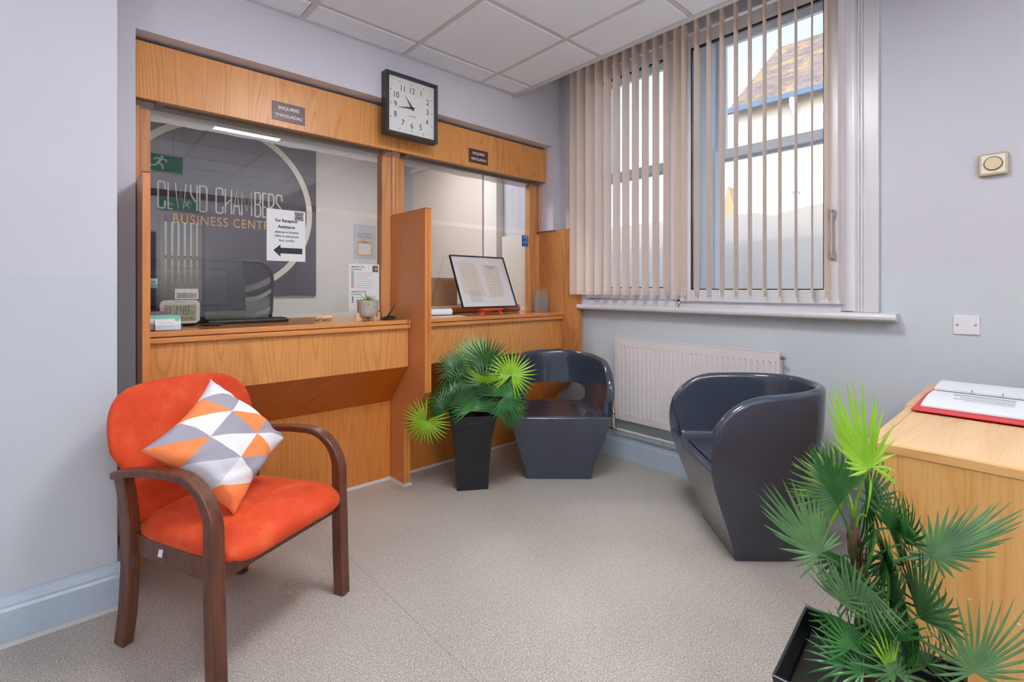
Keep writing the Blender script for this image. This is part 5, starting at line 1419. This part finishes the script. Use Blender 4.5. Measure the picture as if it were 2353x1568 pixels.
F2 = [
 (1948, 1130, 1.04, 118, 20, 190, -62, 'leaf_lime', -25, 0, .15, None, .8),
 (1940, 1136, .99, 120, 22, 190, -60, 'leaf_grey', -30, 5, .2, None, .7),
 (1990, 1148, 1.02, 118, 20, 200, 92, 'leaf_dark', 20, 0, .2, None, .8),
 (2042, 1215, .99, 110, 18, 200, 60, 'leaf_dark', 20, -10, .2, None, .7),
 (2070, 1300, 1.0, 100, 18, 240, 60, 'leaf_mid', 60, -5, .2, None, .5), (2080, 1250, .97, 120, 14, 130, 0, 'leaf_mid', 72, 0, .15, None, .5),
 (2110, 1420, .93, 175, 14, 120, -8, 'leaf_grey', 74, 0, .1, None, .4), (2100, 1380, .96, 80, 14, 170, 90, 'leaf_dark', 20, -30, .2, None, .4),
 (2035, 1330, .97, 130, 16, 110, 0, 'leaf_mid', 66, 0, .2, None, .4), (2030, 1280, .96, 130, 14, 160, 175, 'leaf_mid', 60, 10, .2, None, .5), (2060, 1420, .95, 120, 16, 200, 185, 'leaf_grey', 50, 10, .2, None, .3),
 (2110, 1440, .93, 130, 14, 120, 175, 'leaf_mid', 60, 20, .2, None, .4), (1935, 1280, .98, 110, 14, 150, 190, 'leaf_mid', -68, 0, .2, None, .5), (1925, 1380, .97, 90, 14, 170, 10, 'leaf_grey', -66, -10, .2, None, .3),
 (1930, 1420, .97, 100, 14, 150, 180, 'leaf_mid', -60, 10, .2, None, .2), (1955, 1490, .95, 80, 18, 240, 0, 'leaf_mid', -10, -30, .25, None, .1), (2000, 1420, .96, 100, 16, 200, 10, 'leaf_mid', 50, -20, .25, None, .2),
 (2075, 1520, .93, 100, 16, 220, 10, 'leaf_grey', 20, -40, .25, None, .1), (1950, 1345, .96, 80, 12, 160, 60, 'leaf_grey', 70, 0, .2, None, .35), (2150, 1420, .97, 90, 16, 200, 100, 'leaf_dark', 10, -30, .25, None, .3),
 (1985, 1545, .93, 90, 16, 260, -20, 'leaf_mid', -10, -50, .3, None, .05), (2060, 1550, .91, 95, 16, 260, 10, 'leaf_grey', 10, -45, .3, None, .05), (2130, 1530, .93, 90, 16, 240, 30, 'leaf_dark', 20, -40, .3, None, .1), (1940, 1530, .95, 85, 14, 220, -40, 'leaf_mid', -30, -40, .3, None, .1), (2045, 1400, .95, 150, 13, 90, -4, 'leaf_grey', 68, 0, .12, None, .3), (2020, 1470, .94, 130, 12, 100, 6, 'leaf_mid', -62, 0, .15, None, .15), (2065, 1340, .96, 140, 12, 90, 176, 'leaf_grey', 66, 0, .12, None, .45), (1960, 1400, .95, 120, 12, 100, -12, 'leaf_grey', -60, 0, .15, None, .25), (1925, 1165, .96, 145, 12, 70, -2, 'leaf_mid', -76, 0, .1, None, .6), (2008, 1200, .98, 130, 14, 160, 170, 'leaf_mid', 55, 10, .2, None, .6), (1975, 1330, .94, 120, 12, 90, 160, 'leaf_grey', -66, 0, .1, None, .4)]
for (px, py, d, rp, n, sp, up, mt_, yw, pt, dr, ln, tf) in F2: frond(P2, px, py, d, rp, n, sp, up, mt_, yw, pt, dr, tk(tf), ln)
B_TOP = [(-109, 55), (-90, 58), (-75, 62), (-63, 72), (-58, 110), (-50, 120), (-43, 140), (-39, 160), (-35, 176), (-31, 190), (-28, 201), (-23, 210), (-18, 202), (-13, 204), (-7, 195), (1, 168), (6, 153), (12, 134), (29, 110), (43, 85), (65, 62), (100, 54), (126, 78)]
frond(P2, 2003, 1074, .90, 200, 20, 200, 0, 'leaf_lime', 0, 0, .06, tk(1.0), cone=.05, blades=B_TOP, curl=.20)
B_LEFT = [(-146, 68), (-118, 60), (-100, 62), (-79, 90), (-65, 112), (-61, 138), (-54, 154), (-50, 170), (-45, 185), (-39, 191), (-36, 199), (-31, 193), (-25, 186), (-20, 180), (-17, 163), (-11, 148), (-6, 130), (0, 120), (7, 100), (14, 84), (22, 72), (40, 68), (52, 70), (62, 64)]
frond(P2, 1880, 1275, .95, 200, 20, 200, 0, 'leaf_grey', 0, 0, .08, tk(.35), cone=.06, blades=B_LEFT, curl=.04)
B_RIGHT = [(-178, 60), (-150, 66), (-120, 60), (-100, 62), (-82, 62), (-60, 72), (-39, 88), (-21, 86), (-7, 92), (8, 100), (19, 116), (28, 124), (37, 134), (44, 156), (50, 181), (55, 200), (58, 216), (62, 230), (66, 228), (70, 222), (72, 213), (74, 208), (79, 193), (83, 167), (88, 152), (93, 145), (100, 112), (110, 96), (122, 82), (138, 76), (155, 62)]
frond(P2, 2144, 1275, .94, 200, 20, 200, 0, 'leaf_grey', 0, 0, .10, tk(.45), cone=.08, blades=B_RIGHT, curl=.05)
B_LOW = [(-112, 90), (-95, 96), (-78, 108), (-61, 132), (-48, 138), (-37, 144), (-29, 158), (-24, 168), (-16, 172), (-7, 168), (4, 171), (13, 170), (21, 176), (29, 192), (37, 192), (46, 190), (55, 186), (64, 176), (74, 160), (86, 140), (100, 112), (115, 96)]
frond(P2, 2239, 1546, .88, 200, 20, 200, 0, 'leaf_grey', 0, 0, .06, tk(.1), cone=.06, blades=B_LOW, curl=.0)
frond(P2, 2049, 1545, .92, 110, 7, 70, -5, 'leaf_lime', 20, -10, .1, tk(0)); frond(P2, 1990, 1188, .96, 95, 10, 36, 32, 'leaf_lime', 50, 0, .05, tk(.9))

# ================================================================== desk / cabinet at the right
DK = thing('lectern_cabinet', 'light oak veneer cabinet with an open ring binder on top, near right', 'cabinet', (2.17, -.3, 0), static=True)
DX0, DX1, DY1, DY0, DZ = 1.603, 2.745, .340, -.95, .800
bm = new(); box(bm, DX0 + .003, DX1 - .02, DY0 + .02, DY1 - .003, .0, DZ - .022); obj('carcass', bm, M['desk'], DK, bevel=.001)
bm = new(); box(bm, DX0, DX0 + .018, DY0, DY1 - .024, DZ - .022, DZ); obj('front_lipping', bm, M['deskedge'], DK, bevel=.001)
bm = new(); box(bm, DX0 + .0182, 2.175, DY0, DY1 - .024, DZ - .022, DZ); obj('top_board', bm, M['desktop'], DK, bevel=.001)
bm = new(); box(bm, DX0, 2.175, DY1 - .0228, DY1, DZ - .022, DZ); obj('side_lipping', bm, M['desktop'], DK, bevel=.001)
bm = new(); box(bm, 2.178, DX1, DY0, DY1 - .040, DZ - .022, DZ + .002); obj('rear_top_board', bm, M['desktop'], DK, bevel=.001)
bm = new(); box(bm, 2.178, DX1, DY1 - .036, DY1 + .006, DZ - .03, DZ + .006); obj('rear_lipping', bm, M['desktop'], DK, bevel=.001)
random.seed(11)
SCF = plain('chipped_paint', (226, 216, 200), .7)
for k in range(12):
    bm = new()
    y, z = .03 + random.gauss(0, .04), .445 + random.gauss(0, .025); w = random.uniform(.003, .012)
    prism(bm, [(DX0 + .0029, y, z), (DX0 + .0029, y - w, z + random.uniform(-.003, .003)), (DX0 + .0029, y - w * .8, z + random.uniform(.001, .004)), (DX0 + .0029, y - .001, z + .002)], (-.0004, 0, 0))
    obj('paint_chip', bm, SCF, DK)
# open ring binder
BN = thing('ring_binder', 'open red ring binder with white pages lying on the oak cabinet', 'ring binder', (2.42, .15, DZ), static=True)
RDm = plain('red_binder_cover', (206, 26, 34), .35)
bz = DZ + .0065
def curved(bm, x0, x1, y0, y1, z0, hf, th, n=12, m=2):
    A = []; B = []
    for i in range(n + 1):
        t = i / n; x = x0 + (x1 - x0) * t; z = z0 + hf(t); A.append([bm.verts.new((x, y, z)) for y in (y0, y1)]); B.append([bm.verts.new((x, y, z + th)) for y in (y0, y1)])
    for i in range(n):
        bm.faces.new((A[i][0], A[i + 1][0], A[i + 1][1], A[i][1])); bm.faces.new((B[i][0], B[i][1], B[i + 1][1], B[i + 1][0]))
        for k in (0, 1): bm.faces.new((A[i][k], B[i][k], B[i + 1][k], A[i + 1][k]))
    bm.faces.new((A[0][0], A[0][1], B[0][1], B[0][0])); bm.faces.new((A[n][0], B[n][0], B[n][1], A[n][1]))
bm = new(); curved(bm, 2.090, 2.400, .000, .318, bz, lambda t: .010 * t, .003); obj('front_cover', bm, RDm, BN, smooth=False)
bm = new(); curved(bm, 2.435, 2.735, .000, .312, bz, lambda t: .010 * (1 - t) + .002, .003); obj('rear_cover', bm, RDm, BN)
bm = new(); curved(bm, 2.400, 2.435, .000, .316, bz, lambda t: .010, .003); obj('spine', bm, RDm, BN)
bm = new(); curved(bm, 2.150, 2.425, .010, .300, bz + .006, lambda t: .010 * t + .008 * math.sin(PI * t), .006); pgs = obj('left_pages', bm, M['paper'], BN)
bm = new(); curved(bm, 2.440, 2.745, .015, .300, bz + .006, lambda t: .012 * (1 - t) + .012 * math.sin(PI * t) + .004, .008); pg2 = obj('right_pages', bm, M['paper'], BN)
bm = new(); box(bm, 2.425, 2.440, .04, .27, bz + .018, bz + .021); obj('ring_mechanism', bm, M['chrome'], BN)
for y in (.195, .115):
    bm = new(); tube(bm, [(2.432 + .019 * math.cos(a * PI / 8), y, bz + .018 + .019 * math.sin(a * PI / 8)) for a in range(9)], .0016, 6); obj('ring', bm, M['chrome'], BN)
bm = new(); random.seed(3)
for k in range(5): box(bm, 2.24 + k * .030, 2.2415 + k * .030, .08, .08 + random.uniform(.1, .19), bz + .0262 - .0006 * k, bz + .0268)
obj('printed_lines', bm, M['inkgrey'], pgs)

# ================================================================== rear of the room (seen mirrored in the screens) and added unseen lamps
r = thing('exit_sign', 'green running man exit sign box hanging from the ceiling, mirrored in the left screen', 'exit sign', (.62, .10, 2.40), static=True)
GS = emit('exit_green_backlit', (36, 140, 108), 1.1); GW = emit('exit_white_backlit', (230, 240, 235), 1.0)
bm = new(); box(bm, .43, .80, .06, .11, 2.31, 2.49); obj('housing', bm, plain('sign_casing', (212, 212, 214), .4), r, bevel=.012)
bm = new(); box(bm, .44, .79, .11, .113, 2.325, 2.475); pnl = obj('sign_panel', bm, GS, r)
bf = ((.615, .1135, 2.40), (-1, 0, 0), (0, 0, 1))
def runner(bm, f, s, dx):
    def S_(p, w): stroke(bm, f, [(dx + a * s, b * s) for a, b in p], w * s, .0006)
    flatpoly(bm, f, [(dx + (-.10 + .09 * math.cos(a * PI / 6)) * s, (.42 + .09 * math.sin(a * PI / 6)) * s) for a in range(12)], .0006)
    S_([(-.05, .28), (.12, -.02)], .17); S_([(-.05, .28), (-.30, .22), (-.38, .06)], .09); S_([(-.02, .27), (.22, .30), (.36, .16)], .09)
    S_([(.10, -.02), (-.12, -.14), (-.16, -.42)], .11); S_([(.10, -.02), (.28, -.20), (.52, -.22)], .11)
bm = new(); runner(bm, bf, .14, .0); obj('running_man', bm, GW, pnl)
bm = new(); stroke(bm, bf, [(.12, .05), (.12, -.02)], .016, .0006); flatpoly(bm, bf, [(.095, -.01), (.145, -.01), (.12, -.045)], .0006); obj('arrow', bm, GW, pnl)
bm = new(); tube(bm, [(.52, .085, 2.485), (.52, .085, 2.647)], .004, 6); obj('hanger_rod', bm, M['steel'], r)
bm = new(); tube(bm, [(.72, .085, 2.485), (.72, .085, 2.647)], .004, 6); obj('hanger_rod', bm, M['steel'], r)
r = thing('exit_sign', 'green exit sign on the rear wall above the narrow window, mirrored in the screen', 'exit sign', (1.2, -3.19, 2.5), static=True)
bm = new(); box(bm, .96, 1.48, -3.199, -3.185, 2.42, 2.59); pn = obj('sign_panel', bm, GS, r)
bf = ((1.30, -3.1845, 2.505), (-1, 0, 0), (0, 0, 1)); bm = new(); runner(bm, bf, .13, -.02); obj('running_man', bm, GW, pn)
textmesh('exit', .085, GW, ((1.08, -3.1845, 2.50), (-1, 0, 0), (0, 0, 1)), pn)
W2 = thing('window_2', 'x', 'x', (1.25, -3.25, 1.0), static=True); del W2['label']; del W2['category']; W2['kind'] = 'structure'
bm = new()
box(bm, .98, 1.03, -3.30, -3.22, 1.0, 2.3); box(bm, 1.47, 1.52, -3.30, -3.22, 1.0, 2.3); box(bm, 1.03, 1.47, -3.30, -3.22, 1.0, 1.06); box(bm, 1.03, 1.47, -3.30, -3.22, 2.24, 2.3); box(bm, 1.03, 1.47, -3.29, -3.23, 1.68, 1.72)
obj('frame', bm, M['upvc'], W2)
bm = new(); box(bm, 1.03, 1.47, -3.262, -3.258, 1.06, 2.24); obj('pane', bm, M['winglass'], W2)
r = thing('vertical_blind', 'vertical blind on the narrow rear window, mirrored in the left screen', 'blind', (1.25, -3.15, 2.3), static=True)
bm = new(); box(bm, .96, 1.54, -3.17, -3.13, 2.34, 2.37); obj('headrail', bm, M['upvc'], r)
for q in range(7):
    bm = new(); box(bm, 1.0 + q * .08 - .026, 1.0 + q * .08 + .026, -3.152, -3.150, 1.0, 2.34); obj('vane', bm, M['vane'], r)
D1 = new(); box(D1, .36, .92, -3.199, -3.16, 0, 2.05)
struct('door_1', D1, plain('navy_door', (44, 46, 62), .4))

for loc, lab in (((-.75, -.5, 2.05), 'added opal fill lamp, unseen, brightening the left part of the room behind the camera'), ((.30, -2.4, 1.9), 'added opal fill lamp, unseen, brightening the room from near the rear wall window')):
    g_ = thing('added_globe_lamp', lab, 'fill lamp', loc, group='added fill globes')  # unseen globes added only to brighten the room
    bm = new(); bmesh.ops.create_uvsphere(bm, u_segments=32, v_segments=20, radius=.14); obj('globe', bm, M['globe'], g_, smooth=True)
    bm = new(); tube(bm, [(0, 0, .14), (0, 0, .18)], .03, 16); tube(bm, [(0, 0, .18), (0, 0, .645)], .004, 8); obj('cord_and_cap', bm, M['trimwhite'], g_)
for loc, lab in (((.75, -1.95, 0), 'added fill uplighter, unseen, behind the camera on the window side'), ((-1.5, -.9, 0), 'added fill uplighter, unseen, behind the camera on the left side')):
    g_ = thing('added_uplighter', lab, 'floor lamp', loc, group='added fill uplighters')  # added out of view to throw light onto ceiling and walls
    bm = new(); lathe(bm, [(.02, 0), (.15, 0), (.15, .015), (.02, .03)], n=32); obj('base', bm, M['steel'], g_)
    bm = new(); tube(bm, [(0, 0, .03), (0, 0, .86)], .014, 12); obj('pole', bm, M['steel'], g_)
    bm = new(); lathe(bm, [(.02, .86), (.09, .875), (.15, .91), (.18, .96), (.176, .962), (.145, .918), (.085, .884), (.02, .872)], n=40); obj('bowl_shade', bm, M['blackmat'], g_, smooth=True)
    bm = new(); lathe(bm, [(.01, .920), (.13, .920), (.13, .926), (.01, .926)], n=32); obj('lamp_disc', bm, M['added_uplight'], g_)
# ================================================================== outside
bm = new(); box(bm, 3.33, 60, -40, 60, -1.0, -.9); struct('ground_outside', bm, plain('pale_paving', (190, 184, 172), .9))
bm = new(); n = 80; Y0, Y1 = -3.0, 9.0
def gz(y):
    # wavy capped garden wall
    d = (y - 1.56); base = 1.905
    base -= .05 * math.exp(-((y - 1.62) / .10) ** 2); base += .02 / (1 + math.exp((y - 1.35) * 24)); base += .05 / (1 + math.exp(-(y - 2.2) * 20)) * .3
    return base
prism(bm, [(4.6, Y0, -.9)] + [(4.6, Y0 + (Y1 - Y0) * k / n, gz(Y0 + (Y1 - Y0) * k / n)) for k in range(n + 1)] + [(4.6, Y1, -.9)], (.22, 0, 0))
tag(obj('garden_wall', bm, plain('cream_render', (238, 226, 208), .85)), 'cream rendered boundary wall with a wavy top just outside the window', 'garden wall')
def render_wall():
    t = NT('rough_white_render'); n_ = t.noise(t.coord(), 5, 5, .65); a = t.ramp(n_, [(.3, (206, 198, 184)), (.7, (222, 216, 204))])
    t.bsdf(a, .9, normal=t.bump(n_, .9, .03)); return t.m
def slate():
    t = NT('lichen_slate_roof'); c = t.coord()
    br = t.n('ShaderNodeTexBrick'); br.inputs['Scale'].default_value = 1.0; br.inputs['Brick Width'].default_value = .26; br.inputs['Row Height'].default_value = .11; br.inputs['Mortar Size'].default_value = .006
    br.inputs['Color1'].default_value = s2l((104, 92, 88)); br.inputs['Color2'].default_value = s2l((128, 114, 104)); br.inputs['Mortar'].default_value = s2l((92, 80, 76))
    sep = t.n('ShaderNodeSeparateXYZ'); t.l(c, sep.inputs[0]); cm = t.n('ShaderNodeCombineXYZ'); t.l(sep.outputs[1], cm.inputs[0]); t.l(t.math('MULTIPLY', sep.outputs[0], 1.27), cm.inputs[1]); t.l(cm.outputs[0], br.inputs['Vector'])
    n_ = t.noise(c, 2.6, 5, .7); f = t.ramp(n_, [(.50, (0, 0, 0, 1)), (.66, (1, 1, 1, 1))])
    a = t.mix(t.math('MULTIPLY', f, .75), br.outputs[0], (168, 138, 72)); t.bsdf(a, .85); return t.m
HX, HY1, HY0, HE, HR = 10.0, 4.26, -9.0, 4.90, 6.88
H = thing('neighbouring_house', 'white rendered house with a lichen covered slate roof seen through the right panes', 'house', (12, 0, -.9), static=True)
bm = new(); prism(bm, [(HX, HY1, -.9), (HX, HY1, HE), (12.5, HY1, HR - .06), (15, HY1, HE), (15, HY1, -.9)], (0, HY0 - HY1, 0)); obj('wall', bm, render_wall(), H)
bm = new(); sl = (HR - HE) / 2.5; ov = .22
prism(bm, [(HX - ov, HY1 + .12, HE - ov * sl), (12.5, HY1 + .12, HR), (15 + ov, HY1 + .12, HE - ov * sl), (15 + ov, HY1 + .12, HE - ov * sl + .07), (12.5, HY1 + .12, HR + .08), (HX - ov, HY1 + .12, HE - ov * sl + .07)], (0, HY0 - HY1 - .24, 0)); obj('roof', bm, slate(), H)
bm = new(); prism(bm, [(HX - ov - .10, HY1 + .16, HE - .20), (HX - ov - .10, HY1 + .16, HE - .10), (HX - ov, HY1 + .16, HE - .10), (HX - ov, HY1 + .16, HE - .20)], (0, HY0 - HY1 - .3, 0)); GUT = plain('blue_grey_gutter', (78, 100, 126), .5); obj('gutter', bm, GUT, H)
bm = new(); tube(bm, [(HX - ov - .05, 3.17, HE - .15), (HX - ov - .05, 3.17, HE - .32), (HX - .06, 3.17, HE - .52), (HX - .06, 3.17, -.9)], .05, 10); tube(bm, [(HX - .06, 3.17, 3.0), (HX - .06, 3.17, 3.12)], .075, 10); obj('downpipe', bm, plain('pale_pipe', (196, 202, 210), .5), H, smooth=True)
bm = new(); tube(bm, [(HX - ov - .05, 2.55, HE - .15), (HX - .06, 2.55, HE - .5), (HX - .06, 2.40, HE - .9), (HX - .06, 2.40, 2.2)], .04, 8); obj('waste_pipe', bm, plain('grey_pipe', (160, 166, 172), .5), H, smooth=True)
H2 = thing('outbuilding', 'low outbuilding with a yellowish tiled roof beyond the garden wall, left panes', 'outbuilding', (9.5, 8, -.9), static=True)
bm = new(); box(bm, 9.0, 11, 7.15, 8.6, -.9, 2.35); obj('wall', bm, M['cream'], H2)
bm = new(); prism(bm, [(8.9, 7.05, 2.35), (10, 7.05, 2.75), (11.1, 7.05, 2.35)], (0, 1.65, 0)); obj('roof', bm, slate(), H2)
C3 = thing('stone_turret', 'small distant stone gable left of the white house, above the garden wall', 'turret', (20, 8.9, -.9), static=True)
bm = new(); box(bm, 20, 20.9, 8.55, 9.2, -.9, 4.1); obj('tower', bm, plain('sandstone', (196, 170, 130), .9, noise_amt=.2), C3)
bm = new(); prism(bm, [(19.9, 8.5, 4.1), (19.9, 9.25, 4.1), (19.9, 8.87, 5.4)], (1.1, 0, 0)); obj('spire', bm, plain('sandstone_roof', (170, 140, 104), .9), C3)
for o_ in bpy.data.objects:
    for k_ in ('_static', '_loc'):
        if k_ in o_: del o_[k_]
